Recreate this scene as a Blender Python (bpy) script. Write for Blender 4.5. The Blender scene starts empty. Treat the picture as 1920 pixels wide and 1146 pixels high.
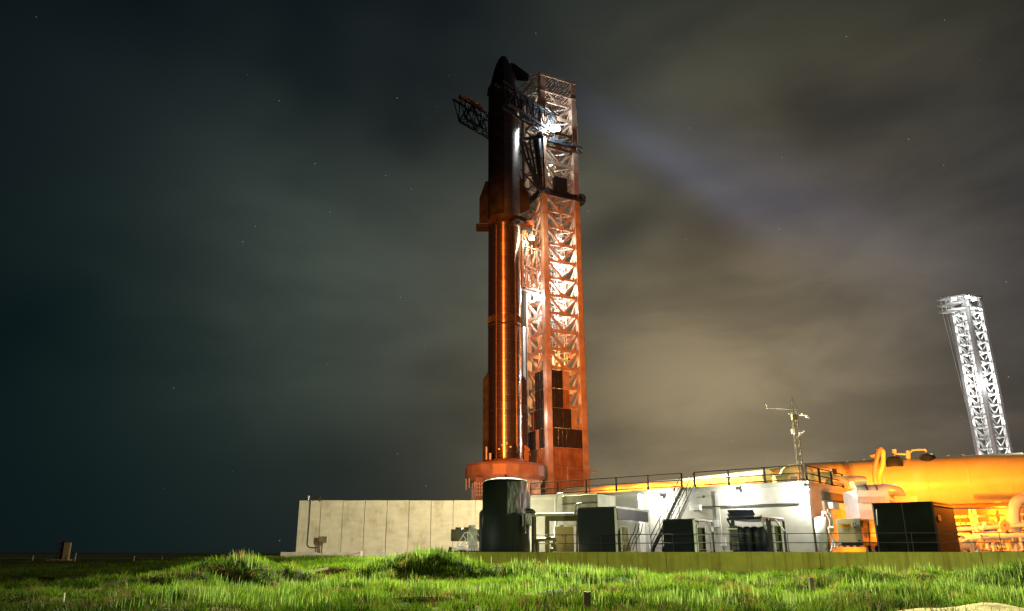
import bpy, math, random
import numpy as np
from mathutils import Vector, Matrix
random.seed(7); rng = np.random.default_rng(11)
SC = bpy.context.scene
COL = SC.collection
R = math.radians

# ------------------------------------------------------------------ camera, sky, exposure, lights
F, CX, CY, PITCH = 1447.0, 930.0, 573.0, R(17.7)
c_, s_ = math.cos(PITCH), math.sin(PITCH)
cam = bpy.data.objects.new('camera', bpy.data.cameras.new('camera')); COL.objects.link(cam)
cam.data.sensor_width = 36; cam.data.lens = F/1920*36
cam.data.shift_x = (960-CX)/1920
cam.data.clip_end = 60000; cam.data.clip_start = 0.3
cam.rotation_euler = (R(90)+PITCH, 0, 0)
SC.camera = cam
SC.view_settings.view_transform = 'Standard'; SC.view_settings.look = 'None'
SC.view_settings.exposure = 0; SC.view_settings.gamma = 1
SC.render.engine = 'CYCLES'
SC.cycles.use_denoising = True
SC.cycles.max_bounces = 6; SC.cycles.diffuse_bounces = 2; SC.cycles.glossy_bounces = 3
SC.cycles.transparent_max_bounces = 6
SC.cycles.sample_clamp_indirect = 4

def W(px, py, Y):
    """world point seen at photo pixel (px,py) standing at forward distance Y"""
    xv, yv = (px-CX)/F, (CY-py)/F
    d = (xv, c_-s_*yv, s_+c_*yv)
    k = Y/d[1]
    return Vector((d[0]*k, Y, d[2]*k))
def direction(px, py):
    v = W(px, py, 1.0); return v.normalized()

world = bpy.data.worlds.new('World'); SC.world = world; world.use_nodes = True
nt = world.node_tree; N = nt.nodes; L = nt.links; N.clear()
def wn(t, **k):
    n = N.new(t)
    for a, b in k.items(): setattr(n, a, b)
    return n
tc = wn('ShaderNodeTexCoord')
def wmath(op, a, b=None, c=None):
    n = wn('ShaderNodeMath', operation=op)
    for i, v in enumerate((a, b, c)):
        if v is None: continue
        if isinstance(v, (int, float)): n.inputs[i].default_value = v
        else: L.new(v, n.inputs[i])
    return n.outputs[0]
def wmap(v, f0, f1, t0, t1, smooth=True):
    n = wn('ShaderNodeMapRange'); n.interpolation_type = 'SMOOTHSTEP' if smooth else 'LINEAR'
    L.new(v, n.inputs[0])
    for i, x in enumerate((f0, f1, t0, t1)): n.inputs[i+1].default_value = x
    return n.outputs[0]
def wnoise(scale, detail, stretch=(1,1,1), off=(0,0,0), dist=0.0, rough=0.5):
    m = wn('ShaderNodeMapping'); m.inputs['Scale'].default_value = stretch; m.inputs['Location'].default_value = off
    L.new(tc.outputs['Generated'], m.inputs[0])
    n = wn('ShaderNodeTexNoise'); n.inputs['Scale'].default_value = scale; n.inputs['Detail'].default_value = detail
    n.inputs['Distortion'].default_value = dist; n.inputs['Roughness'].default_value = rough
    L.new(m.outputs[0], n.inputs['Vector']); return n.outputs['Fac']
def glow(px, py, deg, power=1.0):
    d = direction(px, py)
    n = wn('ShaderNodeVectorMath', operation='DOT_PRODUCT'); L.new(tc.outputs['Generated'], n.inputs[0]); n.inputs[1].default_value = d
    # gaussian in angle:  exp(-(1-dot)*k)
    k = 1.0/(1-math.cos(R(deg)))
    return wmath('MULTIPLY', wmath('EXPONENT', wmath('MULTIPLY', wmath('SUBTRACT', n.outputs['Value'], 1.0), k)), power)
def addcol(base, fac, col):
    n = wn('ShaderNodeMix', data_type='RGBA', blend_type='ADD', clamp_factor=False)
    L.new(fac, n.inputs[0])
    if isinstance(base, tuple): n.inputs[6].default_value = (*base, 1)
    else: L.new(base, n.inputs[6])
    n.inputs[7].default_value = (*col, 1); return n.outputs[2]
n1 = wmap(wnoise(1.9, 3, (1,1,1.5), (3.1,0.4,1.7), 0.15), 0.34, 0.66, 0.30, 1.45)
n2 = wmap(wnoise(4.2, 6, (1,1,2.6), (0.3,5.4,0.7), 0.35, 0.5), 0.32, 0.68, 0.66, 1.18)
n3 = wmap(wnoise(1.5, 3, (1,1,1.3), (8.3,1.4,4.7), 0.3), 0.38, 0.62, 0.35, 1.35)
cl = wmath('MULTIPLY', n1, n2)
base = (0.0022, 0.0046, 0.0074)
def streak(pa, pb, wdeg, at, ldeg):
    """long soft band of lit cloud along the great circle through two directions"""
    da, db = direction(*pa), direction(*pb); nrm_ = da.cross(db).normalized()
    n = wn('ShaderNodeVectorMath', operation='DOT_PRODUCT'); L.new(tc.outputs['Generated'], n.inputs[0]); n.inputs[1].default_value = nrm_
    q = wmath('DIVIDE', n.outputs['Value'], math.sin(R(wdeg)))
    return wmath('MULTIPLY', wmath('EXPONENT', wmath('MULTIPLY', wmath('MULTIPLY', q, q), -1.0)), glow(at[0], at[1], ldeg))
col = addcol(base, wmath('MULTIPLY', glow(1150, 330, 19), cl), (0.012, 0.015, 0.013))
col = addcol(col, wmath('MULTIPLY', glow(610, 540, 10), cl), (0.018, 0.021, 0.016))
col = addcol(col, wmath('MULTIPLY', glow(700, 400, 22), n1), (0.008, 0.012, 0.011))
col = addcol(col, wmath('MULTIPLY', glow(380, 760, 16), n3), (0.000, 0.004, 0.002))
col = addcol(col, wmath('MULTIPLY', glow(1380, 790, 13), n2), (0.25, 0.19, 0.105))
col = addcol(col, wmath('MULTIPLY', glow(1300, 690, 19), n1), (0.050, 0.040, 0.022))
col = addcol(col, wmath('MULTIPLY', glow(1800, 560, 13), n2), (0.036, 0.034, 0.038))
col = addcol(col, wmath('MULTIPLY', glow(1650, 220, 17), cl), (0.020, 0.017, 0.007))
col = addcol(col, streak((1080, 200), (1900, 560), 2.6, (1400, 400), 11), (0.020, 0.023, 0.048))
col = addcol(col, streak((1060, 170), (1500, 470), 1.2, (1250, 350), 8), (0.020, 0.025, 0.046))
# the tower's own shadow thrown on the cloud
shd = wmath('MULTIPLY', streak((1060, 470), (1250, 380), 2.6, (1170, 440), 5), 0.7)
mxd = wn('ShaderNodeMix', data_type='RGBA', blend_type='MIX'); L.new(shd, mxd.inputs[0]); L.new(col, mxd.inputs[6]); mxd.inputs[7].default_value = (0.018, 0.020, 0.020, 1)
col = mxd.outputs[2]
# faint stars
vm = wn('ShaderNodeVectorMath', operation='SCALE'); L.new(tc.outputs['Generated'], vm.inputs[0]); vm.inputs['Scale'].default_value = 58
vo = wn('ShaderNodeTexVoronoi'); vo.inputs['Scale'].default_value = 1.0; L.new(vm.outputs[0], vo.inputs['Vector'])
st = wmath('LESS_THAN', vo.outputs['Distance'], 0.036)
sep = wn('ShaderNodeSeparateColor'); L.new(vo.outputs['Color'], sep.inputs[0])
st = wmath('MULTIPLY', st, wmap(sep.outputs[0], 0.45, 1.0, 0, 1.0))
mixs = wn('ShaderNodeMix', data_type='RGBA', blend_type='ADD', clamp_factor=False); L.new(st, mixs.inputs[0]); L.new(col, mixs.inputs[6]); mixs.inputs[7].default_value = (0.22, 0.18, 0.22, 1)
bg = wn('ShaderNodeBackground'); L.new(mixs.outputs[2], bg.inputs['Color']); bg.inputs['Strength'].default_value = 1.0
wo = wn('ShaderNodeOutputWorld'); L.new(bg.outputs[0], wo.inputs['Surface'])

def light(kind, loc, color, power, radius=0.3, aim=None, cone=None, blend=0.6, name=None):
    d = bpy.data.lights.new(name or 'lamp_light', kind)
    d.color = color; d.energy = power
    if kind == 'SUN': d.angle = radius
    else: d.shadow_soft_size = radius
    o = bpy.data.objects.new(name or 'lamp_light', d); COL.objects.link(o); o.location = loc
    if aim is not None:
        o.rotation_euler = (Vector(aim)-Vector(loc)).to_track_quat('-Z', 'Y').to_euler()
    if kind == 'SPOT':
        d.spot_size = R(cone); d.spot_blend = blend
    return o
SODIUM = (1.0, 0.24, 0.02); WHITE = (0.93, 0.96, 1.0); WARM = (1.0, 0.80, 0.55); GREENISH = (0.95, 1.0, 0.55)
# the far-off site floodlights behind and to the right act as the one distant lamp
light('SUN', (0,0,100), (0.93, 1.0, 0.62), 0.6, R(2), aim=None, name='site_glow').rotation_euler = \
    (Vector((-0.55, -0.62, -0.50))).to_track_quat('-Z', 'Y').to_euler()
# sodium street lamp beside the highway behind the camera, throwing up on rocket and tower
light('SPOT', (-26, 10, 7), (1.0,0.22,0.02), 2.7e6, 0.3, aim=(9, 204, 55), cone=28, blend=0.8, name='sodium_spot')
light('SPOT', (165, 175, 14), (1.0,0.22,0.02), 2.0e5, 0.4, aim=(19, 207, 58), cone=60, blend=0.9, name='sodium_spot')  # unseen lamp added far right to tint the tower's right face
# lamp on the camera side that reaches the dunes and the concrete walls
light('SPOT', (27, 4, 5.2), GREENISH, 2.6e4, 0.12, aim=(19, 38, -2.6), cone=78, blend=1.0, name='roadside_lamp')
light('SPOT', (-10, 4, 4.0), GREENISH, 0.35e4, 0.12, aim=(-3, 37, -2.6), cone=80, blend=1.0, name='roadside_lamp')
light('SPOT', (2, 120, 36), (1.0,0.99,0.48), 2.1e6, 0.3, aim=(7, 44, -1.5), cone=40, blend=0.8, name='grass_backlight')  # unseen spot added behind the pad to backlight the grass
light('SPOT', (-1, 60, 5.5), (1.0, 0.92, 0.64), 3.0e4, 0.3, aim=(-12, 87, 1.8), cone=100, blend=0.6, name='yard_fill')  # added spot without a fixture, brightens the beige panel wall
light('POINT', (-13, 176, 4), (1.0, 0.93, 0.8), 2e3, 0.4, name='yard_fill')  # this and the next are added to brighten the mount's white legs
light('POINT', (13, 182, 4), (1.0, 0.93, 0.8), 1.5e3, 0.4, name='yard_fill')

# ------------------------------------------------------------------ materials
MATS = {}
def mat(name, color, rough=0.6, metal=0.0, vary=0.15, scale=3.0, bump=0.0, bscale=None, stretch=(1,1,1), spec=0.5,
        col2=None, lo=0.35, hi=0.7, stain=None, stain_amt=0.0, stain_scale=(1.5,1.5,0.12), detail=5):
    if name in MATS: return MATS[name]
    m = bpy.data.materials.new(name); m.use_nodes = True
    t = m.node_tree; b = t.nodes['Principled BSDF']
    b.inputs['Roughness'].default_value = rough; b.inputs['Metallic'].default_value = metal
    b.inputs['Specular IOR Level'].default_value = spec
    g = t.nodes.new('ShaderNodeTexCoord'); gm = t.nodes.new('ShaderNodeNewGeometry')
    mp = t.nodes.new('ShaderNodeMapping'); mp.inputs['Scale'].default_value = stretch
    t.links.new(gm.outputs['Position'], mp.inputs[0])
    n = t.nodes.new('ShaderNodeTexNoise'); n.inputs['Scale'].default_value = scale; n.inputs['Detail'].default_value = detail
    t.links.new(mp.outputs[0], n.inputs['Vector'])
    mr = t.nodes.new('ShaderNodeMapRange'); t.links.new(n.outputs['Fac'], mr.inputs[0])
    mr.inputs[1].default_value = lo; mr.inputs[2].default_value = hi
    mx = t.nodes.new('ShaderNodeMix'); mx.data_type = 'RGBA'
    t.links.new(mr.outputs[0], mx.inputs[0])
    d = col2 or tuple(max(0, x*(1-vary)) for x in color)
    e = color if col2 else tuple(min(1, x*(1+vary)) for x in color)
    mx.inputs[6].default_value = (*e, 1); mx.inputs[7].default_value = (*d, 1)
    out = mx.outputs[2]
    if stain:
        mp2 = t.nodes.new('ShaderNodeMapping'); mp2.inputs['Scale'].default_value = stain_scale
        t.links.new(gm.outputs['Position'], mp2.inputs[0])
        n2 = t.nodes.new('ShaderNodeTexNoise'); n2.inputs['Scale'].default_value = 1.0; n2.inputs['Detail'].default_value = 7
        n2.inputs['Roughness'].default_value = 0.65
        t.links.new(mp2.outputs[0], n2.inputs['Vector'])
        r2 = t.nodes.new('ShaderNodeMapRange'); t.links.new(n2.outputs['Fac'], r2.inputs[0])
        r2.inputs[1].default_value = 0.5; r2.inputs[2].default_value = 0.72; r2.inputs[4].default_value = stain_amt
        m2 = t.nodes.new('ShaderNodeMix'); m2.data_type = 'RGBA'; t.links.new(r2.outputs[0], m2.inputs[0])
        t.links.new(out, m2.inputs[6]); m2.inputs[7].default_value = (*stain, 1); out = m2.outputs[2]
    t.links.new(out, b.inputs['Base Color'])
    if bump:
        nb = t.nodes.new('ShaderNodeTexNoise'); nb.inputs['Scale'].default_value = bscale or scale*3; nb.inputs['Detail'].default_value = 4
        t.links.new(mp.outputs[0], nb.inputs['Vector'])
        bp = t.nodes.new('ShaderNodeBump'); bp.inputs['Strength'].default_value = bump; bp.inputs['Distance'].default_value = 0.05
        t.links.new(nb.outputs['Fac'], bp.inputs['Height']); t.links.new(bp.outputs[0], b.inputs['Normal'])
    MATS[name] = m; return m
def emit(name, color, strength):
    if name in MATS: return MATS[name]
    m = bpy.data.materials.new(name); m.use_nodes = True; t = m.node_tree; t.nodes.clear()
    e = t.nodes.new('ShaderNodeEmission'); e.inputs[0].default_value = (*color, 1); e.inputs[1].default_value = strength
    o = t.nodes.new('ShaderNodeOutputMaterial'); t.links.new(e.outputs[0], o.inputs[0]); MATS[name] = m; return m

CONC = mat('weathered_concrete', (0.46,0.43,0.36), 0.85, vary=0.18, scale=0.9, bump=0.25, bscale=9, stain=(0.20,0.17,0.10), stain_amt=0.45, stain_scale=(1.6,1.6,0.35))
PANELC = mat('precast_concrete', (0.52,0.48,0.37), 0.85, vary=0.10, scale=0.7, bump=0.12, bscale=6, stretch=(1,1,2.5), stain=(0.20,0.15,0.05), stain_amt=0.5, stain_scale=(1.1,1.1,0.5))
STAINC = mat('rust_streaked_concrete', (0.58,0.56,0.10), 0.9, vary=0.15, scale=1.2, bump=0.2, bscale=8, stain=(0.26,0.13,0.03), stain_amt=0.75, stain_scale=(3.5,3.5,0.12))
WHITEP = mat('white_painted_steel', (0.74,0.74,0.70), 0.45, vary=0.08, scale=2)
TANKP = mat('cream_tank_paint', (0.70,0.60,0.36), 0.35, vary=0.06, scale=0.8, bump=0.05, bscale=2, stain=(0.50,0.40,0.22), stain_amt=0.35, stain_scale=(0.6,0.6,1.2))
TOWER = mat('primer_grey_steel', (0.40,0.29,0.21), 0.5, metal=0.15, vary=0.22, scale=0.5, stain=(0.20,0.11,0.07), stain_amt=0.4, stain_scale=(0.6,0.6,0.2))
LIGHTST = mat('galvanised_steel', (0.55,0.55,0.52), 0.45, metal=0.3, vary=0.2, scale=1.2)
DARKST = mat('dark_blue_steel', (0.045,0.06,0.075), 0.4, metal=0.5, vary=0.3, scale=0.8)
BLACKP = mat('black_corrugated_sheet', (0.018,0.018,0.018), 0.45, vary=0.4, scale=0.6)
RUST = mat('rust_brown_sheet', (0.26,0.12,0.055), 0.6, vary=0.35, scale=0.35, stain=(0.09,0.04,0.02), stain_amt=0.7, stain_scale=(0.5,0.5,0.15))
GREYP = mat('slate_grey_paint', (0.024,0.030,0.055), 0.5, vary=0.18, scale=1.1, stain=(0.04,0.04,0.05), stain_amt=0.4)
RAIL = mat('grey_railing_paint', (0.07,0.07,0.07), 0.7, metal=0.0, vary=0.2, scale=4, spec=0.15)
RAILD = mat('dark_brown_railing',(0.022,0.018,0.015),0.95,vary=0.2,scale=3,spec=0.03)
BLACKR = mat('black_rubber_coating', (0.014,0.02,0.018), 0.6, spec=0.2, vary=0.3, scale=0.7, bump=0.3, bscale=5, stretch=(1,1,0.4))
WRAP = mat('wrinkled_black_wrap', (0.05,0.06,0.055), 0.28, vary=0.5, scale=4, bump=1.0, bscale=5.5, stretch=(1,1,0.35))
BROWNM = mat('olive_brown_metal', (0.12,0.105,0.045), 0.5, vary=0.25, scale=2)
WOOD = mat('weathered_wood', (0.14,0.10,0.055), 0.85, vary=0.35, scale=6, stretch=(1,1,0.15), bump=0.4)
BEIGE = mat('beige_generator_paint', (0.62,0.50,0.30), 0.45, vary=0.05, scale=1)
BLACK = mat('black_paint', (0.01,0.01,0.01), 0.5)
YEL = mat('amber_sticker', (0.75,0.36,0.02), 0.5, vary=0.03)
RED = mat('red_reflector', (0.5,0.01,0.01), 0.4, vary=0.03)
WHITEM = mat('white_vinyl', (0.8,0.8,0.78), 0.5, vary=0.02)
CABLE = mat('black_cable', (0.012,0.012,0.014), 0.4)
LAMPW = emit('lamp_lens_white', (0.95,0.97,1.0), 60)
LAMPY = emit('lamp_lens_warm', (1.0,0.72,0.42), 40)
LAMPS = emit('lamp_lens_sodium', (1.0,0.5,0.12), 25)

def steel(name, color, rough, aniso, vary=0.25, ring=1.83, broad=0.13):
    """polished rocket steel: reflections drawn out along the height, faint weld rings every barrel"""
    m = bpy.data.materials.new(name); m.use_nodes = True; t = m.node_tree; b = t.nodes['Principled BSDF']
    b.inputs['Metallic'].default_value = 1.0; b.inputs['Anisotropic'].default_value = aniso
    b.inputs['Anisotropic Rotation'].default_value = 0.25
    tg = t.nodes.new('ShaderNodeTangent'); tg.direction_type = 'RADIAL'; tg.axis = 'Z'; t.links.new(tg.outputs[0], b.inputs['Tangent'])
    gm = t.nodes.new('ShaderNodeNewGeometry'); sp = t.nodes.new('ShaderNodeSeparateXYZ'); t.links.new(gm.outputs['Position'], sp.inputs[0])
    def M(op, a, v=None):
        n = t.nodes.new('ShaderNodeMath'); n.operation = op; t.links.new(a, n.inputs[0])
        if v is not None: n.inputs[1].default_value = v
        return n.outputs[0]
    k = M('DIVIDE', sp.outputs['Z'], ring)
    fl = M('FLOOR', k)
    wn_ = t.nodes.new('ShaderNodeTexWhiteNoise'); wn_.noise_dimensions = '1D'; t.links.new(fl, wn_.inputs['W'])
    fr = M('FRACT', k); line = M('LESS_THAN', fr, 0.05)
    mp = t.nodes.new('ShaderNodeMapping'); mp.inputs['Scale'].default_value = (0.9,0.9,0.16); t.links.new(gm.outputs['Position'], mp.inputs[0])
    ns = t.nodes.new('ShaderNodeTexNoise'); ns.inputs['Scale'].default_value = 1; ns.inputs['Detail'].default_value = 6; t.links.new(mp.outputs[0], ns.inputs['Vector'])
    mx = t.nodes.new('ShaderNodeMix'); mx.data_type = 'RGBA'; t.links.new(ns.outputs['Fac'], mx.inputs[0])
    mx.inputs[6].default_value = (*[x*(1+vary) for x in color], 1); mx.inputs[7].default_value = (*[x*(1-vary) for x in color], 1)
    m2 = t.nodes.new('ShaderNodeMix'); m2.data_type = 'RGBA'; t.links.new(M('MULTIPLY', line, 0.6), m2.inputs[0])
    t.links.new(mx.outputs[2], m2.inputs[6]); m2.inputs[7].default_value = (*[min(1,x*2.0) for x in color], 1)
    t.links.new(m2.outputs[2], b.inputs['Base Color'])
    ra = t.nodes.new('ShaderNodeMapRange'); t.links.new(wn_.outputs['Value'], ra.inputs[0]); ra.inputs[3].default_value = rough*0.88; ra.inputs[4].default_value = rough*1.12
    t.links.new(ra.outputs[0], b.inputs['Roughness'])
    bp = t.nodes.new('ShaderNodeBump'); bp.inputs['Strength'].default_value = 0.06; bp.inputs['Distance'].default_value = 0.02
    ad = t.nodes.new('ShaderNodeMath'); ad.operation = 'ADD'; t.links.new(line, ad.inputs[0]); ad.inputs[1].default_value = 0
    b2 = t.nodes.new('ShaderNodeBsdfPrincipled'); b2.inputs['Metallic'].default_value = 1.0; b2.inputs['Roughness'].default_value = 0.62
    t.links.new(m2.outputs[2], b2.inputs['Base Color'])
    ms = t.nodes.new('ShaderNodeMixShader'); ms.inputs[0].default_value = broad; t.links.new(b.outputs[0], ms.inputs[1]); t.links.new(b2.outputs[0], ms.inputs[2])
    t.links.new(ms.outputs[0], t.nodes['Material Output'].inputs['Surface'])
    MATS[name] = m; return m
BOOST = steel('booster_steel', (0.44,0.34,0.28), 0.29, 0.98)
SHIPS = steel('ship_steel', (0.40,0.38,0.36), 0.36, 0.0, vary=0.35)
TILES = mat('black_heat_tiles', (0.026,0.025,0.024), 0.7, vary=0.5, scale=0.5, stretch=(1,1,1), spec=0.15)

# ------------------------------------------------------------------ mesh builder
ROOT = {}
class MB:
    def __init__(s): s.v=[]; s.f=[]; s.sm=[]
    def add(s, vs, fs, smooth=False):
        o=len(s.v); s.v += [tuple(p) for p in vs]; s.f += [tuple(i+o for i in f) for f in fs]; s.sm += [smooth]*len(fs); return s
    def hexa(s, p):   # 8 points: bottom 4, top 4 (same winding)
        return s.add(p, [(3,2,1,0),(4,5,6,7),(0,1,5,4),(1,2,6,5),(2,3,7,6),(3,0,4,7)])
    def box(s, c, d, ax=None):
        c=Vector(c); X,Y,Z = ax or (Vector((1,0,0)),Vector((0,1,0)),Vector((0,0,1)))
        X=X*d[0]/2; Y=Y*d[1]/2; Z=Z*d[2]/2
        return s.hexa([c-X-Y-Z,c+X-Y-Z,c+X+Y-Z,c-X+Y-Z,c-X-Y+Z,c+X-Y+Z,c+X+Y+Z,c-X+Y+Z])
    def bar(s, a, b, w, h=None, up=None):
        a=Vector(a); b=Vector(b); h=h or w; d=b-a
        if d.length<1e-6: return s
        d.normalize(); up=Vector(up) if up is not None else (Vector((0,0,1)) if abs(d.z)<0.95 else Vector((0,1,0)))
        X=d.cross(up).normalized()*w/2; Z=X.cross(d).normalized()*h/2
        return s.hexa([a-X-Z,a+X-Z,b+X-Z,b-X-Z,a-X+Z,a+X+Z,b+X+Z,b-X+Z])
    def tube(s, a, b, r, n=10, r2=None):
        a=Vector(a); b=Vector(b); d=(b-a).normalized(); r2 = r if r2 is None else r2
        up=Vector((0,0,1)) if abs(d.z)<0.95 else Vector((1,0,0)); X=d.cross(up).normalized(); Y=X.cross(d)
        vs=[]; 
        for p,q in ((a,r),(b,r2)):
            for i in range(n): t=2*math.pi*i/n; vs.append(p+X*math.cos(t)*q+Y*math.sin(t)*q)
        s.add(vs,[(i,(i+1)%n,n+(i+1)%n,n+i) for i in range(n)],True)
        s.add(vs[:n],[tuple(range(n))]); s.add(vs[n:],[tuple(reversed(range(n)))]); return s
    def path(s, pts, r, n=10, bend=0.0, seg=6):
        P=[Vector(p) for p in pts]
        if bend>0:
            Q=[P[0]]
            for i in range(1,len(P)-1):
                a=(P[i-1]-P[i]); b=(P[i+1]-P[i]); k=min(bend,a.length*.49,b.length*.49)
                A=P[i]+a.normalized()*k; B=P[i]+b.normalized()*k
                for j in range(seg+1):
                    t=j/seg; Q.append(A*(1-t)**2+P[i]*2*t*(1-t)+B*t*t)
            Q.append(P[-1]); P=Q
        rings=[]; X=None
        for i,p in enumerate(P):
            d=((P[min(i+1,len(P)-1)]-P[max(i-1,0)])).normalized()
            if X is None:
                up=Vector((0,0,1)) if abs(d.z)<0.9 else Vector((1,0,0)); X=d.cross(up).normalized()
            X=(X-d*X.dot(d)).normalized(); Y=X.cross(d)
            rings.append([p+X*math.cos(2*math.pi*k/n)*r+Y*math.sin(2*math.pi*k/n)*r for k in range(n)])
        vs=[q for rr in rings for q in rr]; m=len(rings)
        s.add(vs,[(j*n+i,j*n+(i+1)%n,(j+1)*n+(i+1)%n,(j+1)*n+i) for j in range(m-1) for i in range(n)],True)
        s.add(rings[0],[tuple(range(n))]); s.add(rings[-1],[tuple(reversed(range(n)))]); return s
    def lathe(s, prof, c=(0,0,0), n=48, smooth=True, a0=0.0, a1=2*math.pi, axis=None):
        c=Vector(c); full=abs(a1-a0-2*math.pi)<1e-6; m=n if full else n+1
        vs=[]
        for r,z in prof:
            for i in range(m):
                t=a0+(a1-a0)*i/n; p=Vector((r*math.cos(t),r*math.sin(t),z))
                if axis is not None: p=axis@p
                vs.append(c+p)
        s.add(vs,[(j*m+i,j*m+(i+1)%m,(j+1)*m+(i+1)%m,(j+1)*m+i) for j in range(len(prof)-1) for i in range(m if full else m-1)],smooth); return s
    def prism(s, poly, z0, z1):
        n=len(poly)
        area=sum(poly[i][0]*poly[(i+1)%n][1]-poly[(i+1)%n][0]*poly[i][1] for i in range(n))
        if area<0: poly=list(reversed(poly))
        vs=[(p[0],p[1],z0) for p in poly]+[(p[0],p[1],z1) for p in poly]
        return s.add(vs,[tuple(reversed(range(n))),tuple(range(n,2*n))]+[(i,(i+1)%n,n+(i+1)%n,n+i) for i in range(n)])
    def plate(s, pts, th, nrm):
        nrm=Vector(nrm).normalized()*th; n=len(pts); P=[Vector(p) for p in pts]
        return s.add([p for p in P]+[p+nrm for p in P],[tuple(range(n)),tuple(reversed(range(n,2*n)))]+[(i,n+i,n+(i+1)%n,(i+1)%n) for i in range(n)])
    def build(s, name, m, parent=None, label=None, cat=None, group=None, kind=None, bevel=0.0, solid=0.0):
        me=bpy.data.meshes.new(name)
        V=np.array(s.v,dtype=float)
        if parent is not None: off=Vector(ROOT[parent.name])
        else: off=Vector((float((V[:,0].min()+V[:,0].max())/2),float((V[:,1].min()+V[:,1].max())/2),float(V[:,2].min())))
        V=V-np.array(off)
        me.from_pydata(V.tolist(),[],s.f); me.polygons.foreach_set('use_smooth',s.sm)
        me.materials.append(m); me.update()
        o=bpy.data.objects.new(name,me); COL.objects.link(o)
        if parent is not None: o.parent=parent; ROOT[o.name]=off
        else: o.location=off; ROOT[o.name]=off
        if bevel:
            b=o.modifiers.new('edge','BEVEL'); b.width=bevel; b.segments=2; b.limit_method='ANGLE'
        if solid:
            b=o.modifiers.new('wall','SOLIDIFY'); b.thickness=solid; b.offset=-1
        tag(o,label,cat,group,kind); return o
def tag(o,label=None,cat=None,group=None,kind=None):
    if label: o['label']=label
    if cat: o['category']=cat
    if group: o['group']=group
    if kind: o['kind']=kind
    return o
def thing(name,label,cat,loc=(0,0,0),group=None):
    o=bpy.data.objects.new(name,None); COL.objects.link(o); o.location=loc; o.empty_display_size=0.3
    ROOT[o.name]=Vector(loc); tag(o,label,cat,group); return o
def ctree(o,parent=None,rename=True):
    c=o.copy(); COL.objects.link(c); c.parent=parent
    for ch in list(o.children): ctree(ch,c)
    return c
Z3=Vector((0,0,1))

# ------------------------------------------------------------------ terrain
def ledge_line(px):   # front edge of the raised pad, Y by photo column
    return 53.0-(px-1000)*7.0/850
EL=W(842,1036,ledge_line(842)); ER=W(2150,1036,ledge_line(2150))
def smooth(a,b,x):
    t=np.clip((x-a)/(b-a),0,1); return t*t*(3-2*t)
def wave(x,y,sc,ph):
    return (np.sin(x*sc*1.0+ph+1.3*np.sin(y*sc*.7+ph))*np.cos(y*sc*1.1+ph*2.1+1.1*np.sin(x*sc*.6+2*ph))) 
MOUNDS=[]
def mound(px,py,Y,sx,sy,base=-1.55,rot=0.0):
    p=W(px,py,Y); MOUNDS.append((p.x,p.y,p.z-base,sx,sy,rot))
mound(330,1058,40,2.6,2.2); mound(425,1050,43,2.6,2.4); mound(500,1060,44,2.0,2.2)
mound(810,1040,45,2.2,2.0); mound(730,1050,44,2.4,2.2); mound(880,1056,43,2.3,2.0); mound(640,1060,46,3,2)
mound(1010,1066,44,3.0,2.4); mound(1130,1082,40,4.0,2.2); mound(1330,1086,39,4.5,2.4); mound(1550,1084,38,4,2.2); mound(1720,1076,38,2.6,2.2)
mound(1870,1070,38,3.2,2.6); mound(2040,1070,38,4,2.6); mound(1480,1120,29,2.5,1.2); mound(1740,1108,31,3,1.3); mound(1130,1091,33,2.6,1.2); mound(1260,1096,33,2.4,1.1); mound(960,1100,33,2.2,1.0); mound(1380,1112,29,2.2,.9); mound(1620,1100,32,2.2,1.0)
mound(580,1108,31,1.3,1.0); mound(180,1055,66,2.4,2.0); mound(1890,1120,26,3.0,1.6); mound(450,1118,28,2.5,.9); mound(220,1120,28,2.4,.9)
def hterrain(x,y):
    x=np.asarray(x,float); y=np.asarray(y,float)
    z=-1.75+0*x
    near=smooth(300,120,np.abs(y))*smooth(160,80,np.abs(x))
    z=z+near*(0.14*wave(x,y,.35,.6)+.13*wave(x,y,.8,2.2)+.09*wave(x,y,1.7,4.2))
    for mx,my,h,sx,sy,_ in MOUNDS:
        q=((x-mx)/sx)**2+((y-my)/sy)**2
        z=z+(h+0.05)*np.exp(-q*1.1)*.80+0
    lift=smooth(30,46,y)*smooth(-9,-2,x)*smooth(80,40,y)*.25
    lift=lift+smooth(48,66,y)*smooth(120,88,y)*smooth(-34,-25,x)*smooth(4,-2,x)*.95
    return np.minimum(z+lift, -0.05+0*z)
def coords(lo,hi,step,far):
    a=list(np.arange(lo,hi+1e-6,step)); k=step
    while a[-1]<far: k*=1.35; a.append(a[-1]+k)
    k=step
    b=[]; x=lo
    while x>-far if lo<0 or True else False:
        k*=1.35; x-=k; b.append(x)
        if x<-far: break
    return np.array(list(reversed(b))+a)
xs=coords(-48,48,.4,9000); ys=coords(16,64,.4,14000)
ys=ys[ys>-400]
GX,GY=np.meshgrid(xs,ys); GZ=hterrain(GX,GY)
nx,ny=len(xs),len(ys)
me=bpy.data.meshes.new('ground')
idx=np.arange(nx*ny).reshape(ny,nx)
quads=np.stack([idx[:-1,:-1],idx[:-1,1:],idx[1:,1:],idx[1:,:-1]],-1).reshape(-1,4)
me.vertices.add(nx*ny); me.vertices.foreach_set('co',np.stack([GX,GY,GZ],-1).ravel())
me.loops.add(quads.size); me.loops.foreach_set('vertex_index',quads.ravel().astype(np.int32))
me.polygons.add(len(quads)); me.polygons.foreach_set('loop_start',np.arange(0,quads.size,4,dtype=np.int32))
me.polygons.foreach_set('use_smooth',[True]*len(quads)); me.update(calc_edges=True)
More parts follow.
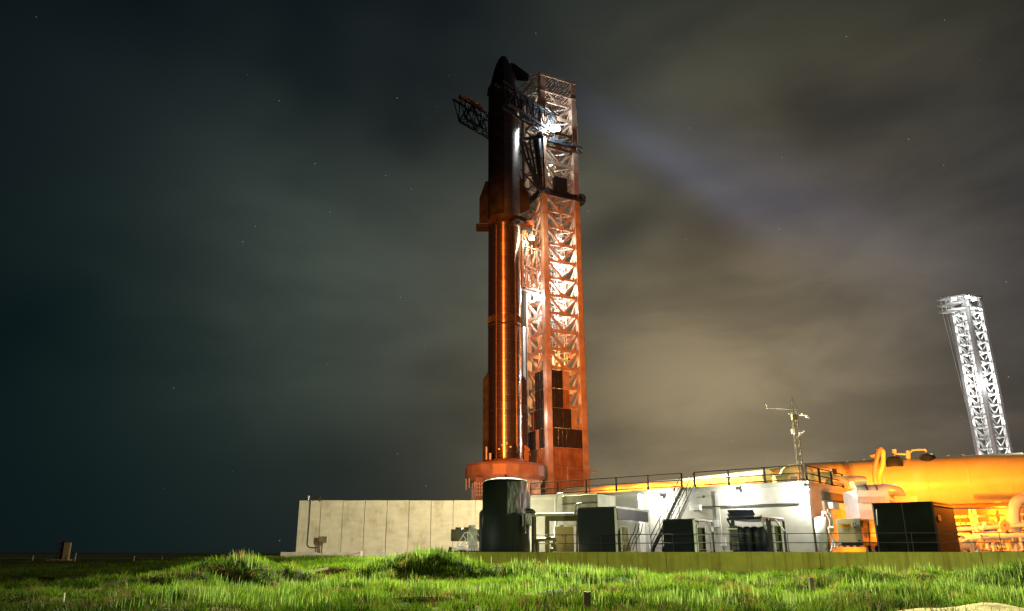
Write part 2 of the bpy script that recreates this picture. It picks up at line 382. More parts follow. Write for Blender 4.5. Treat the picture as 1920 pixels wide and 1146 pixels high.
GROUND=mat('sandy_soil_with_low_weeds',(0.17,0.125,0.055),0.95,scale=0.35,col2=(0.022,0.036,0.010),lo=0.40,hi=0.52,bump=0.6,bscale=2.5,spec=0.05,detail=8)
me.materials.append(GROUND)
g=bpy.data.objects.new('ground',me); COL.objects.link(g); g['kind']='structure'
# bare sand patches (world ellipses): x, y, rx, ry
def ell(px,py,rx,ry,z=-1.7):
    xv,yv=(px-CX)/F,(CY-py)/F; d=Vector((xv,c_-s_*yv,s_+c_*yv)); k=z/d.z; return (d.x*k,d.y*k,rx,ry)
SAND=[ell(120,1092,6.5,2.2),ell(20,1102,5,1.6),ell(340,1102,2.4,.8),ell(640,1096,1.6,1.0),ell(600,1084,2.4,1.0),ell(520,1102,1.6,.5),ell(760,1132,2.6,1.5),ell(690,1112,1.4,.6),ell(860,1140,2.2,.9),ell(1880,1138,3.9,2.5,-1.45)]
def sand_mask(x,y):
    m=np.zeros_like(x)
    for a,b,rx,ry in SAND:
        q=((x-a)/rx)**2+((y-b)/ry)**2+.25*wave(x,y,2.2,1.1); m=np.maximum(m,np.clip(1.25-q,0,1)*2)
    return np.clip(m,0,1)
SANDM=mat('pale_dune_sand',(0.42,0.33,0.19),0.95,vary=0.25,scale=2.5,bump=1.0,bscale=5,detail=8)
DIRT=mat('brown_sandy_ruts',(0.075,0.055,0.022),0.95,scale=1.6,col2=(0.012,0.016,0.006),lo=.42,hi=.55,bump=.3,bscale=2,spec=0.0,detail=8)
for k,(a,b,rx,ry) in enumerate(SAND):
    mb=MB(); nr,na=10,40; vs=[]; 
    for i in range(nr+1):
        for j in range(na):
            t=2*math.pi*j/na; q=(i/nr)*(1+.18*math.sin(3*t+k)+.12*math.sin(7*t+2*k)); x=a+rx*q*math.cos(t); y=b+ry*q*math.sin(t)
            z=float(hterrain(x,y))+.05*(1-(i/nr)**6)-.03*(i/nr)**6+ .03*math.sin(x*5+k)*math.sin(y*6)*(1-i/nr)
            vs.append((x,y,z))
    mb.add(vs,[(i*na+j,i*na+(j+1)%na,(i+1)*na+(j+1)%na,(i+1)*na+j) for i in range(nr) for j in range(na)],True)
    mb.build('sand',SANDM if k==len(SAND)-1 else DIRT,kind='structure')
# highway strip and shore on the far left
mb=MB(); mb.box((-420,190,-1.62),(900,16,.1)); mb.build('road',mat('asphalt',(0.06,0.06,0.05),.9,scale=.5),kind='structure')
mb=MB(); mb.box((-300,1500,-1.60),(2600,1500,.1)); mb.build('water',mat('dark_sea_water',(0.006,0.014,0.016),.25,scale=.05,bump=.3,bscale=.4),kind='structure')

# ------------------------------------------------------------------ grass
def blades(name,P,H,Wd,lean,cols,m,la=None):
    n=len(P); th=rng.uniform(0,2*math.pi,n); wx=np.cos(th)*Wd/2; wy=np.sin(th)*Wd/2
    la=rng.uniform(0,2*math.pi,n) if la is None else la; lx=np.cos(la)*lean*H; ly=np.sin(la)*lean*H
    z0=np.zeros(n)
    V=np.stack([np.stack([P[:,0]-wx,P[:,1]-wy,P[:,2]-.03],-1),np.stack([P[:,0]+wx,P[:,1]+wy,P[:,2]-.03],-1),
        np.stack([P[:,0]-wx*.8+lx*.35,P[:,1]-wy*.8+ly*.35,P[:,2]+H*.6],-1),np.stack([P[:,0]+wx*.8+lx*.35,P[:,1]+wy*.8+ly*.35,P[:,2]+H*.6],-1),
        np.stack([P[:,0]+lx,P[:,1]+ly,P[:,2]+H],-1)],1).reshape(-1,3)
    b=np.arange(n)*5
    li=np.stack([b,b+1,b+3,b+2,b+2,b+3,b+4],-1).ravel().astype(np.int32)
    ls=(np.repeat(np.arange(n)*7,2)+np.tile([0,4],n)).astype(np.int32)
    me=bpy.data.meshes.new(name); me.vertices.add(n*5); me.vertices.foreach_set('co',V.ravel())
    me.loops.add(len(li)); me.loops.foreach_set('vertex_index',li); me.polygons.add(n*2); me.polygons.foreach_set('loop_start',ls)
    me.update(calc_edges=True)
    a=me.color_attributes.new('tint','FLOAT_COLOR','POINT')
    C=np.concatenate([np.repeat(cols,5,0),np.ones((n*5,1))],1).astype(np.float32); a.data.foreach_set('color',C.ravel())
    me.materials.append(m); o=bpy.data.objects.new(name,me); COL.objects.link(o); o['kind']='stuff'
    return o
GM=bpy.data.materials.new('grass_blade'); GM.use_nodes=True; t=GM.node_tree; b=t.nodes['Principled BSDF']
at=t.nodes.new('ShaderNodeAttribute'); at.attribute_name='tint'; t.links.new(at.outputs['Color'],b.inputs['Base Color'])
b.inputs['Roughness'].default_value=.7; b.inputs['Specular IOR Level'].default_value=.1
tr=t.nodes.new('ShaderNodeBsdfTranslucent'); t.links.new(at.outputs['Color'],tr.inputs['Color'])
mx=t.nodes.new('ShaderNodeMixShader'); mx.inputs[0].default_value=.45; t.links.new(b.outputs[0],mx.inputs[1]); t.links.new(tr.outputs[0],mx.inputs[2])
t.links.new(mx.outputs[0],t.nodes['Material Output'].inputs['Surface'])
def scatter(n,y0,y1,side=0.78):
    y=y0+(y1-y0)*rng.random(n)**0.85; x=(rng.random(n)*2-1)*(side*y+2)+.02*y; return x,y
def behind_wall(x,y):
    t=(x-EL.x)/(ER.x-EL.x); ly=EL.y+t*(ER.y-EL.y)
    return (x>EL.x-.5)&(y>ly-.35)|((x>-24.5)&(x<=EL.x)&(y>84.5))
dens=lambda x,y: .55+.45*wave(x,y,.8,3.3)+.3*wave(x,y,2.1,.3)
x,y=scatter(430000,20,66)
k=(~behind_wall(x,y))&(rng.random(len(x))>sand_mask(x,y)*.93)&(rng.random(len(x))<np.clip(dens(x,y)+.35,.12,1))
x,y=x[k],y[k]; z=hterrain(x,y)
tone=np.clip(.42+.42*wave(x,y,.45,5.1)+.32*wave(x,y,1.5,1.9)+.2*wave(x,y,3.7,.9)+rng.normal(0,.2,len(x)),0,1)[:,None]
cols=(1-tone)*np.array([.022,.060,.006])+tone*np.array([.24,.40,.03])
dry=(rng.random(len(x))<(.04+.22*(wave(x,y,.6,2.9)>.35)))[:,None]; cols=np.where(dry,np.array([.30,.20,.09]),cols)
cols=cols*(1-.40*smooth(-4,-14,x)*smooth(44,30,y)-.5*smooth(34,24,y))[:,None]  # light falloff put into the colour: grass darker at left and near
tall=smooth(-.1,.6,wave(x,y,.7,3.9)+.5*wave(x,y,2.4,1.4))
H=rng.uniform(.07,.20,len(x))+tall*rng.uniform(.05,.30,len(x))
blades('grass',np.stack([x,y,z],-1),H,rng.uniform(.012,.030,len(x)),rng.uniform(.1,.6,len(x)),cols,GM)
# bushy tussocks
tx,ty=scatter(5200,21,58); k=(~behind_wall(tx,ty))&(wave(tx,ty,.55,.4)+.6*wave(tx,ty,1.7,2.8)>-.25)&(sand_mask(tx,ty)<.15); tx,ty=tx[k],ty[k]
nb=64; rad=rng.uniform(.14,.50,len(tx)); hh_=rad*rng.uniform(.55,.95,len(tx)); T=np.repeat(np.arange(len(tx)),nb); q=np.sqrt(rng.random(len(T))); an2=rng.uniform(0,2*math.pi,len(T))
x=tx[T]+np.cos(an2)*q*rad[T]; y=ty[T]+np.sin(an2)*q*rad[T]; k=~behind_wall(x,y); T,q,an2,x,y=T[k],q[k],an2[k],x[k],y[k]
z=hterrain(x,y)+hh_[T]*.45*(1-q**2)
dk=(1-.40*smooth(-4,-14,x)*smooth(44,30,y)-.5*smooth(34,24,y))[:,None]  # same painted falloff for the tussocks
tn=np.clip(rng.random(len(tx))[T]*.8+rng.normal(0,.12,len(T)),0,1)[:,None]; cols=(1-tn)*np.array([.025,.070,.007])+tn*np.array([.28,.43,.04])
br=(rng.random(len(tx))[T]<.10)[:,None]; cols=np.where(br,np.array([.30,.19,.08])*(.6+.6*rng.random((len(T),1))),cols)
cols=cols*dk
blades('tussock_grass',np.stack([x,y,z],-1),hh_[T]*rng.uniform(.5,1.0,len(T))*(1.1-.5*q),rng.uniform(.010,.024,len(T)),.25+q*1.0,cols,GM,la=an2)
# far rough grass on the left
x=rng.uniform(-110,-5,70000); y=rng.uniform(62,150,70000); k=(~behind_wall(x,y))&(x>-.85*y); x,y=x[k],y[k]
blades('rough_grass',np.stack([x,y,hterrain(x,y)],-1),rng.uniform(.1,.35,len(x)),rng.uniform(.04,.09,len(x)),rng.uniform(.1,.5,len(x)),np.tile([.06,.09,.02],(len(x),1)),GM)
x=rng.uniform(-44,-1,60000); y=rng.uniform(56,85,60000); k=~behind_wall(x,y); x,y=x[k],y[k]
tn=rng.random((len(x),1)); cols=(1-tn)*np.array([.03,.08,.008])+tn*np.array([.22,.36,.04])
blades('meadow_grass',np.stack([x,y,hterrain(x,y)],-1),rng.uniform(.12,.40,len(x)),rng.uniform(.03,.06,len(x)),rng.uniform(.1,.6,len(x)),cols,GM)
# stiff upright stems that stand above the grass in clumps
cx_=[];cy_=[]
x,y=scatter(2600,25,53); k=(~behind_wall(x,y))&(wave(x,y,.42,1.7)>-.05)&(x>-14)&(sand_mask(x,y)<.2); x,y=x[k],y[k]
for a,bq in zip(x,y):
    m_=rng.integers(5,22); cx_+=list(a+rng.normal(0,.22,m_)); cy_+=list(bq+rng.normal(0,.22,m_))
# a dense fringe right against the retaining wall
for i in range(520):
    u=rng.random(); px=EL.x+(ER.x-EL.x)*u; py=EL.y+(ER.y-EL.y)*u-rng.uniform(.5,3.5)
    if math.sin(px*1.1)+math.sin(px*.37+2)>-.3:
        m_=rng.integers(6,18); cx_+=list(px+rng.normal(0,.2,m_)); cy_+=list(py+rng.normal(0,.15,m_))
x=np.array(cx_); y=np.array(cy_); k=~behind_wall(x,y); x,y=x[k],y[k]
n=len(x); tn=rng.random((n,1)); tn=tn*(1-.7*smooth(-4,-14,x)*smooth(44,30,y))[:,None]; cols=(1-tn)*np.array([.05,.13,.015])+tn*np.array([.34,.45,.14])  # stem tint dimmed at left too, in place of fading light
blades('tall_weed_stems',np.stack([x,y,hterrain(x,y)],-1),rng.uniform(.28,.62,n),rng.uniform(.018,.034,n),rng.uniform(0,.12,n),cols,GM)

# ------------------------------------------------------------------ pad and retaining wall
mb=MB(); back=Vector((ER.x-EL.x,ER.y-EL.y,0)).normalized(); nrm=Vector((-back.y,back.x,0))
e0=EL+nrm*.32; e1=ER+nrm*.32
mb.prism([(e0.x,e0.y),(e1.x,e1.y),(70,70),(90,250),(-22.9,250),(-22.9,86.2),(e0.x,86.2)],-2.2,-.03)
mb.build('pad_deck',CONC,kind='structure')
rw=thing('retaining_wall','low olive lit concrete retaining wall with rust streaks along the front of the pad','wall',(10,49,-2))
Lw=(ER-EL).length; cuts=[0,.125,.36,.585,.80,1.0]
for i in range(5):
    a=EL+back*(Lw*cuts[i]+.012); b=EL+back*(Lw*cuts[i+1]-.012)
    mb=MB(); mb.prism([(a.x,a.y),(b.x,b.y),(b.x+nrm.x*.3,b.y+nrm.y*.3),(a.x+nrm.x*.3,a.y+nrm.y*.3)],-2.2,-.01); mb.build('wall_segment',STAINC,rw,bevel=.012)
def railing(label,P0,P1,z,h,n,post=.05,rail=.035,levels=(1.0,.5),m=RAIL,sq=False,first=0):
    P0=Vector((P0[0],P0[1],z)); P1=Vector((P1[0],P1[1],z)); t=thing('guard_railing',label,'railing',P0)
    for lv in levels:
        mb=MB(); mb.tube(P0+Z3*h*lv,P1+Z3*h*lv,rail/2*1.3,8); mb.build('rail',m,t)
    for i in range(n):
        p=P0.lerp(P1,i/(n-1)); mb=MB()
        if sq: mb.box(p+Z3*h/2,(post,post,h)); mb.box(p+Z3*.02,(post*2.4,post*2.4,.03))
        else: mb.tube(p,p+Z3*h,post/2,8); mb.box(p+Z3*.012,(.12,.12,.024))
        mb.build('post',m,t)
    return t
r0=EL+back*((W(998,1036,ledge_line(998))-EL).length)+nrm*.15; r1=ER+nrm*.15
railing('long two rail steel railing on top of the olive retaining wall',r0,r1,-.01,1.06,16,post=.045,rail=.035)

# ------------------------------------------------------------------ rocket
RX,RY=2.35,200.0
def zat(py,Y): return W(930,py,Y).z
zb=21.6; zj=zat(400,RY-4.5); ztip=zat(106,RY)
GFM=mat('dark_stringer_steel',(0.05,0.04,0.035),.6,metal=.4,scale=2)
bo=thing('rocket_booster','tall polished steel rocket booster standing on the orange ring with glossy orange streak','booster rocket',(RX,RY,zb))
RR=4.5
prof=[(RR-.4,zb),(RR,zb+.3)]
for k in range(1,40): prof.append((RR,zb+.3+(zj-2.5-zb-.3)*k/39))
mb=MB(); mb.lathe(prof,(RX,RY,0),288); mb.build('body',BOOST,bo)
# bands, hot staging ring
mb=MB(); mb.lathe([(RR-.1,zj-2.5),(RR+.06,zj-2.4),(RR+.06,zj-2.1),(RR-.15,zj-2.0),(RR-.15,zj-.5),(RR+.05,zj-.4),(RR+.05,zj)],(RX,RY,0),64)
for k in range(44):
    a=2*math.pi*k/44; mb.box((RX+math.cos(a)*RR,RY+math.sin(a)*RR,zj-1.25),(.28,.28,1.5))
mb.build('vented_interstage',mat('heat_tinted_steel',(0.04,0.025,0.02),.7,metal=.2,vary=.4,scale=.6),bo)
zband=zat(605,RY-4.5)
mb=MB(); mb.lathe([(RR,zband-.3),(RR+.06,zband-.25),(RR+.06,zband+.1),(RR,zband+.15)],(RX,RY,0),96); mb.build('stiffener_band',mat('brown_band',(0.03,0.018,0.012),.8,metal=.0,scale=1),bo)
mb=MB()
for k in range(90):
    a=2*math.pi*k/90; mb.box((RX+math.cos(a)*(RR+.03),RY+math.sin(a)*(RR+.03),zband+1.6),(.10,.10,1.7))
mb.build('stringer_row',GFM,bo)
def azi(px,py,r):   # angle round the rocket that shows at column px (camera-facing side)
    d=(W(px,py,RY-4).x-RX)/r; d=max(-.999,min(.999,d)); return -math.pi/2+math.asin(d)
def strip(name,px,py,w,z0,z1,m,depth=.3,parent=bo,r=RR,taper=1.2):
    a=azi(px,py,r); d=Vector((math.cos(a),math.sin(a),0)); t_=Vector((-d.y,d.x,0)); c=Vector((RX,RY,0))+d*(r-.05)
    mb=MB(); q=[c-t_*w/2,c+t_*w/2,c+t_*w*.36+d*depth,c-t_*w*.36+d*depth]
    lo=[p+Z3*z0 for p in q]; up_=[p+Z3*(z1-(taper if i>1 else 0)) for i,p in enumerate(q)]
    mb.hexa(lo+up_); return mb.build(name,m,parent,bevel=.02)
PINK=mat('tinted_steel_raceway',(0.42,0.30,0.26),.4,metal=.7,vary=.2,scale=.4)
zc=zat(697,RY)
strip('cable_raceway',930.5,700,.28,zb,zat(418,RY-4.5),PINK,.14,taper=.3)
strip('cable_raceway',976.6,650,.16,zb,zat(445,RY-4.5),LIGHTST,.14,taper=.3)
# chines: three long fairings on the lower booster
for ang,wd in ((math.pi*0.985,1.5),(azi(963.5,780,RR),1.0),(azi(981,780,RR)+.25,1.5)):
    d=Vector((math.cos(ang),math.sin(ang),0)); t_=Vector((-d.y,d.x,0)); c=Vector((RX,RY,0))+d*(RR-.1); mb=MB(); dp=1.35 if wd>1.1 else .35
    q=[c-t_*wd/2,c+t_*wd/2,c+t_*wd*.35+d*dp,c-t_*wd*.35+d*dp]
    mb.hexa([p+Z3*zb for p in q]+[p+Z3*(zc-(2.2 if i>1 else 0)) for i,p in enumerate(q)])
    mb.build('chine',TILES if wd<1.1 or d.x<0 else BOOST,bo,bevel=.03)
# grid fins
GF=mat('dark_forged_steel',(0.02,0.018,0.016),.6,metal=.3,scale=1)
zg=zat(427,RY)
for ang in (math.pi,-math.pi/2+.62,.35):
    d=Vector((math.cos(ang),math.sin(ang),0)); t_=Vector((-d.y,d.x,0)); c=Vector((RX,RY,zg))
    mb=MB(); Lf,Wf=3.3,3.0
    for s in (-1,1): mb.bar(c+d*RR+t_*s*Wf/2,c+d*(RR+Lf)+t_*s*Wf/2,.14,1.1)
    for k in range(6): mb.bar(c+d*(RR+.25+Lf*k/5*.95)-t_*Wf/2,c+d*(RR+.25+Lf*k/5*.95)+t_*Wf/2,.10,1.1)
    for k in range(1,6): mb.bar(c+d*RR+t_*(Wf*k/6-Wf/2),c+d*(RR+Lf)+t_*(Wf*k/6-Wf/2),.09,1.05)
    mb.tube(c+d*(RR-.3),c+d*(RR+.5),.5,12); mb.build('grid_fin',GF,bo)
# small ports near the base
for px,py in ((942,835),(950,831),(957,838),(936,842),(947,845)):
    mb=MB(); a=azi(px,py,RR); mb.box((RX+math.cos(a)*(RR+.08),RY+math.sin(a)*(RR+.08),zat(py,RY-4.4)),(.5,.3,.35)); mb.build('service_port',LIGHTST,bo)
# ship
zs=zj+.02; Hn=13.8; zn=ztip-Hn
sh=thing('rocket_ship','dark winged upper stage ship with pointed nose stacked on the steel booster','spaceship',(RX,RY,zs))
prof=[(RR,zs)]+[(RR,zs+(zn-zs)*k/20) for k in range(1,21)]
nose=[]
for k in range(1,25):
    u=k/24; r=RR*max(0,1-u)**.47; nose.append((max(r,0.0) if k<24 else 0.02,zn+Hn*u))
prof+=nose
mb=MB(); mb.lathe(prof,(RX,RY,0),256); mb.build('body',SHIPS,sh)
# heat shield of tiles wraps the left half
tp=[(r+.09,z) for r,z in prof]
mb=MB(); mb.lathe(tp,(RX,RY,0),60,a0=math.pi*0.62,a1=math.pi*1.50); mb.build('heat_shield',TILES,sh)
def flap(name,ang,z0,z1,pts,th=.5,m=TILES):
    d=Vector((math.cos(ang),math.sin(ang),0)); t_=Vector((-d.y,d.x,0)); c=Vector((RX,RY,0))
    P=[c+d*r+Z3*z-t_*th/2 for r,z in pts]; mb=MB(); mb.plate(P,th,t_); return mb.build(name,m,sh,bevel=.06)
za=zat(418,RY); zt=zat(343,RY)
flap('aft_flap',math.pi,0,0,[(RR-.3,za),(RR+2.55,za),(RR+2.55,zat(372,RY)),(RR+.9,zt+.3),(RR-.3,zt+.6)])
za2=zat(400,RY)
flap('aft_flap',-.12,0,0,[(RR-.3,zat(405,RY)),(RR+1.0,zat(401,RY)),(RR+2.7,zat(397,RY)),(RR+2.7,zat(372,RY)),(RR+1.0,zat(345,RY)),(RR-.3,zat(322,RY))])
flap('forward_flap',-.10,0,0,[(3.9,zat(152.5,RY)),(7.5,zat(155,RY)),(7.6,zat(143,RY)),(3.2,zat(121,RY)),(2.2,zat(119,RY)),(2.0,zat(125,RY))],.4)
flap('forward_flap',math.pi*1.02,0,0,[(RR-.3,zat(181,RY)),(RR+.55,zat(181,RY)),(RR+.4,zat(170,RY)),(RR-.4,zat(158,RY))],.5)
strip('seam_cover',974.5,330,.14,zs,zat(215,RY-4.5),PINK,.1,parent=sh,taper=.2)

# ------------------------------------------------------------------ launch mount
olm=thing('launch_mount','orange lit octagonal steel launch ring on legs under the rocket','launch mount',(RX,RY,0))
OR=10.15; zr0,zr1=17.4,21.0
mb=MB(); mb.lathe([(5.2,zr1+.25),(5.2,zr0+.4),(8.0,zr0-.2),(OR-.9,zr0-.6),(OR,zr0+.5),(OR,zr1-.6),(OR-.35,zr1),(5.2,zr1+.25)],(RX,RY,0),20,smooth=False)
mb.build('ring',mat('ring_steel',(0.40,0.24,0.16),.5,metal=.2,vary=.2,scale=.4,stain=(0.2,0.08,0.04),stain_amt=.5,stain_scale=(.5,.5,.3)),olm,bevel=.05)
mb=MB(); mb.lathe([(4.7,zr1+.2),(5.3,zr1+.2),(5.3,zr1+1.2),(4.9,zr1+1.2)],(RX,RY,0),48); mb.build('hold_down_collar',RUST,olm)
for k in range(6):
    a=math.pi*2*k/6+math.pi/6+.12; x,y=RX+8.2*math.cos(a),RY+8.2*math.sin(a)
    mb=MB(); mb.lathe([(1.25,-.03),(1.25,15.2),(0.01,15.2)],(x,y,0),20,smooth=False); col_=mb.build('leg',WHITEP,olm,bevel=.04)
    mb=MB(); mb.tube((x,y,15.2),(x,y,zr0+.2),.8,12)
    for q in range(4): 
        b_=a+q*math.pi/2; mb.bar((x+1.0*math.cos(b_),y+1.0*math.sin(b_),15.2),(x+.8*math.cos(b_),y+.8*math.sin(b_),zr0),.22)
    mb.build('leg_head',LIGHTST,col_)
# rust service column at left with pale markings
mb=MB(); p=W(899,930,192); mb.box((p.x,192,8.6),(1.9,1.6,17.2)); sc=mb.build('service_column',RUST,olm)
mb=MB()
for i in range(4):
    for j in range(3): mb.box((p.x-.65+j*.62,191.16,13.2+i*.85),(.16,.08,.62)); mb.box((p.x-.5+j*.6,191.16,13.0+i*.85),(.4,.08,.14))
mb.build('cable_tray',WHITEP,sc)
mb=MB(); mb.tube((RX-9.8,RY-3,zr0),(RX-9.8,RY-3,14.6),.2,10); mb.tube((RX-9.0,RY-4.4,zr0),(RX-9.0,RY-4.4,15),.2,8); mb.build('drain_pipe',LIGHTST,olm)
# curved shields beneath the ring on the right
mb=MB(); mb.lathe([(9.3,zr0-.4),(8.9,zr0-1.3),(8.6,zr0-2.6)],(RX,RY,0),30,a0=-1.3,a1=.3); mb.build('skirt',LIGHTST,olm,solid=.08)
for k in range(7):
    a=-1.25+k*.25; mb=MB(); mb.tube((RX+9.4*math.cos(a),RY+9.4*math.sin(a),zr0-.4),(RX+8.4*math.cos(a),RY+8.4*math.sin(a),zr0-2.4),.16,6); mb.build('strut',LIGHTST,olm)
# clamp arm between ring and booster on the right
mb=MB(); a=W(987,855,196); mb.box(a,(1.2,1.0,2.6)); mb.bar(a+Vector((.8,0,1.4)),a+Vector((-.6,0,2.6)),.5,.5); mb.bar(a+Vector((-.4,0,2.0)),a+Vector((.9,0,.2)),.35); mb.build('fuelling_hood',RUST,olm)
mb=MB(); mb.tube(W(912,862,191),W(912,838,191),.22,8); mb.tube(W(919,862,191.5),W(919,850,191.5),.3,8); mb.build('vent_pipe',LIGHTST,olm)

# ------------------------------------------------------------------ towers
def make_tower(label,Fc,ang,s,ztop,z0,n,lvl,near):
    Fc=Vector((*Fc,0)); dR=Vector((math.cos(ang),math.sin(ang),0)); dL=Vector((-math.sin(ang),math.cos(ang),0))
    C=[Fc,Fc+dR*s,Fc+dR*s+dL*s,Fc+dL*s]
    t=thing('launch_tower' if near else 'distant_launch_tower',label,'tower',(Fc+dR*s/2+dL*s/2))
    lw=1.65
    for c in C:
        mb=MB(); mb.box(c+Z3*ztop/2,(lw,lw,ztop),(dR,dL,Z3))
        for k in range(1,9): mb.box(c+Z3*(ztop*k/9),(lw+.14,lw+.14,.4),(dR,dL,Z3))
        mb.build('leg',TOWER if near else LIGHTST,t,bevel=.04)
    mat_=TOWER if near else LIGHTST
    for k in range(n):
        zl=z0+k*lvl
        for f in range(4):
            a,b=C[f],C[(f+1)%4]; d=(b-a).normalized(); nn=Vector((d.y,-d.x,0)); a=a+d*lw/2; b=b-d*lw/2; m_=(a+b)/2
            mb=MB(); mb.bar(a+Z3*zl,b+Z3*zl,.42,.75 if near else .5)
            bw=.55 if near else .36
            mb.bar(a+Z3*(zl+lvl-.3),m_+Z3*(zl+.25),bw,bw,up=nn); mb.bar(b+Z3*(zl+lvl-.3),m_+Z3*(zl+.25),bw,bw,up=nn)
            g_=m_+nn*.24+Z3*(zl-.1)
            mb.plate([g_-d*1.1+Z3*.9,g_-d*.6-Z3*.5,g_+d*.6-Z3*.5,g_+d*1.1+Z3*.9],.08,nn)
            for q,sg in ((a,1),(b,-1)):
                g2=q+nn*.24+Z3*zl; mb.plate([g2-Z3*.6,g2+d*sg*.7-Z3*.3,g2+d*sg*.7+Z3*.3,g2+Z3*1.2] if sg>0 else [g2+Z3*1.2,g2+d*sg*.7+Z3*.3,g2+d*sg*.7-Z3*.3,g2-Z3*.6],.07,nn)
            mb.build('lattice_frame',mat_,t)
    ctr=Fc+dR*s/2+dL*s/2
    # interior: stairs, lift shaft, risers, landings
    mb=MB(); zz=2.0; flip=1
    while zz<ztop-8:
        if not near and int(zz/5.2)%2: zz+=lvl/2; flip*=-1; continue
        a=ctr-dR*2.6*flip-dL*1.2; b=ctr+dR*2.6*flip-dL*1.2
        for off in (-.45,.45): mb.bar(a+dL*off+Z3*zz,b+dL*off+Z3*(zz+lvl/2),.12,.3)
        for j in range(1,9):
            q=a.lerp(b,j/9)+Z3*(zz+lvl/2*j/9); mb.box(q,(.26,.9,.05),(dR,dL,Z3))
        mb.bar(a-dL*.45+Z3*(zz+1),b-dL*.45+Z3*(zz+lvl/2+1),.06)
        mb.box(b+dR*.6*flip+Z3*(zz+lvl/2),(1.3,1.6,.1),(dR,dL,Z3))
        zz+=lvl/2; flip*=-1
    if near: mb.build('staircase',LIGHTST,t)
    mb=MB(); q=ctr+dL*2.4+dR*1.5
    for sx in (-1,1):
        for sy in (-1,1): mb.bar(q+dR*sx*1.1+dL*sy*1.1,q+dR*sx*1.1+dL*sy*1.1+Z3*(ztop-6),.16)
    zz=1
    while zz<(ztop-8 if near else 60):
        for sx in (-1,1):
            mb.bar(q+dR*sx*1.1-dL*1.1+Z3*zz,q+dR*sx*1.1+dL*1.1+Z3*(zz+2.6),.09); mb.bar(q-dR*1.1+dL*sx*1.1+Z3*zz,q+dR*1.1+dL*sx*1.1+Z3*(zz+2.6),.09)
            mb.bar(q-dR*1.1+dL*sx*1.1+Z3*zz,q+dR*1.1+dL*sx*1.1+Z3*zz,.10)
        zz+=2.6
    mb.build('lift_shaft',LIGHTST,t)
    for j,(u,v,r) in enumerate(() if not near else ((.80,.75,.28),(.88,.60,.18),(.86,.45,.14),(.25,.85,.30),(.15,.65,.16),(.12,.5,.12),(.6,.9,.2))):
        p=Fc+dR*s*u+dL*s*v; mb=MB(); mb.tube(p,p+Z3*(ztop*(.72 if j%2 else .62)),r,8); mb.build('riser_pipe',WHITEP,t)
    # landings: gratings plus an inner diagonal brace frame on each level
    for k in range(1,n if near else 0):
        zl=z0+k*lvl; mb=MB()
        mb.bar(C[0]+dR*.6+dL*.6+Z3*zl,C[2]-dR*.6-dL*.6+Z3*zl,.22,.3); mb.bar(C[1]-dR*.6+dL*.6+Z3*(zl+.1),C[3]+dR*.6-dL*.6+Z3*(zl+.1),.22,.3)
        if (near and 9<=k<=17):
            for j in range(9):
                u=.14+.72*j/8; mb.bar(Fc+dR*s*u+dL*s*.45+Z3*(zl+.3),Fc+dR*s*u+dL*s*.92+Z3*(zl+.3),.10,.2)
            mb.bar(Fc+dR*s*.12+dL*s*.45+Z3*(zl+.32),Fc+dR*s*.88+dL*s*.45+Z3*(zl+.32),.12,.25); mb.bar(Fc+dR*s*.12+dL*s*.92+Z3*(zl+.32),Fc+dR*s*.88+dL*s*.92+Z3*(zl+.32),.12,.25)
            mb.bar(Fc+dR*s*.12+dL*s*.45+Z3*(zl+1.35),Fc+dR*s*.88+dL*s*.45+Z3*(zl+1.35),.06)
        mb.build('landing',LIGHTST,t)
    # crown deck
    for zc_,rim in ((ztop+.2,.9),(ztop-5.6,.5)):
        mb=MB(); e=.9
        poly=[Fc-dR*e-dL*e,C[1]+dR*e-dL*e,C[2]+dR*e+dL*e,C[3]-dR*e+dL*e]
        for i in range(4): mb.bar(poly[i]+Z3*zc_,poly[(i+1)%4]+Z3*zc_,.35,rim)
        for j in range(14):
            u=(j+.5)/14; mb.bar(poly[0].lerp(poly[1],u)+Z3*(zc_-.1),poly[3].lerp(poly[2],u)+Z3*(zc_-.1),.16,.4)
        for j in range(3):
            u=(j+1)/4; mb.bar(poly[0].lerp(poly[3],u)+Z3*(zc_+.2),poly[1].lerp(poly[2],u)+Z3*(zc_+.2),.2,.3)
        mb.build('crown_deck',mat_,t)
    return t,C,dR,dL,ctr
FC=(13.94,205.0); ANG=R(26); S=10.9; ZT=139.6; LV=5.2; Z0=58.4-9*5.2
tw,C,dR,dL,CTR=make_tower('tall orange lit lattice launch tower right beside the rocket',FC,ANG,S,ZT,Z0,24,LV,True)
Fc=Vector((*FC,0))
# left gallery of the crown
g0=Fc+Vector((-3.1,.4,0)); mb=MB()
for zc_ in (ZT+.2,ZT-2.7,ZT-5.6):
    mb.bar(g0+Z3*zc_,Fc+Vector((-.3,-.3,zc_)),.25,.5); mb.bar(g0+Z3*zc_,g0+dL*9+Z3*zc_,.2,.4)
    for j in range(8): mb.bar(g0+dL*(j+.5)*1.1+Z3*(zc_-.1),Fc+dL*((j+.5)*1.1)+Z3*(zc_-.1),.12,.25)
for j in range(4): mb.bar(g0+dL*3*j+Z3*(ZT-9 if j else ZT-5.6),g0+dL*3*j+Z3*(ZT+1.2),.18)
mb.bar(g0+dL*9+Z3*(ZT-5.6),g0+dL*3+Z3*(ZT-12),.2)
mb.build('gallery',LIGHTST,tw)
mb=MB()
for j in range(5): mb.box(g0.lerp(Fc,j/4.5)+Z3*(ZT+1.4),(.35,.35,.5)); 
mb.bar(g0+Z3*(ZT+1.1),Fc+Z3*(ZT+1.1),.1); mb.build('beacon_rack',WHITEP,tw)
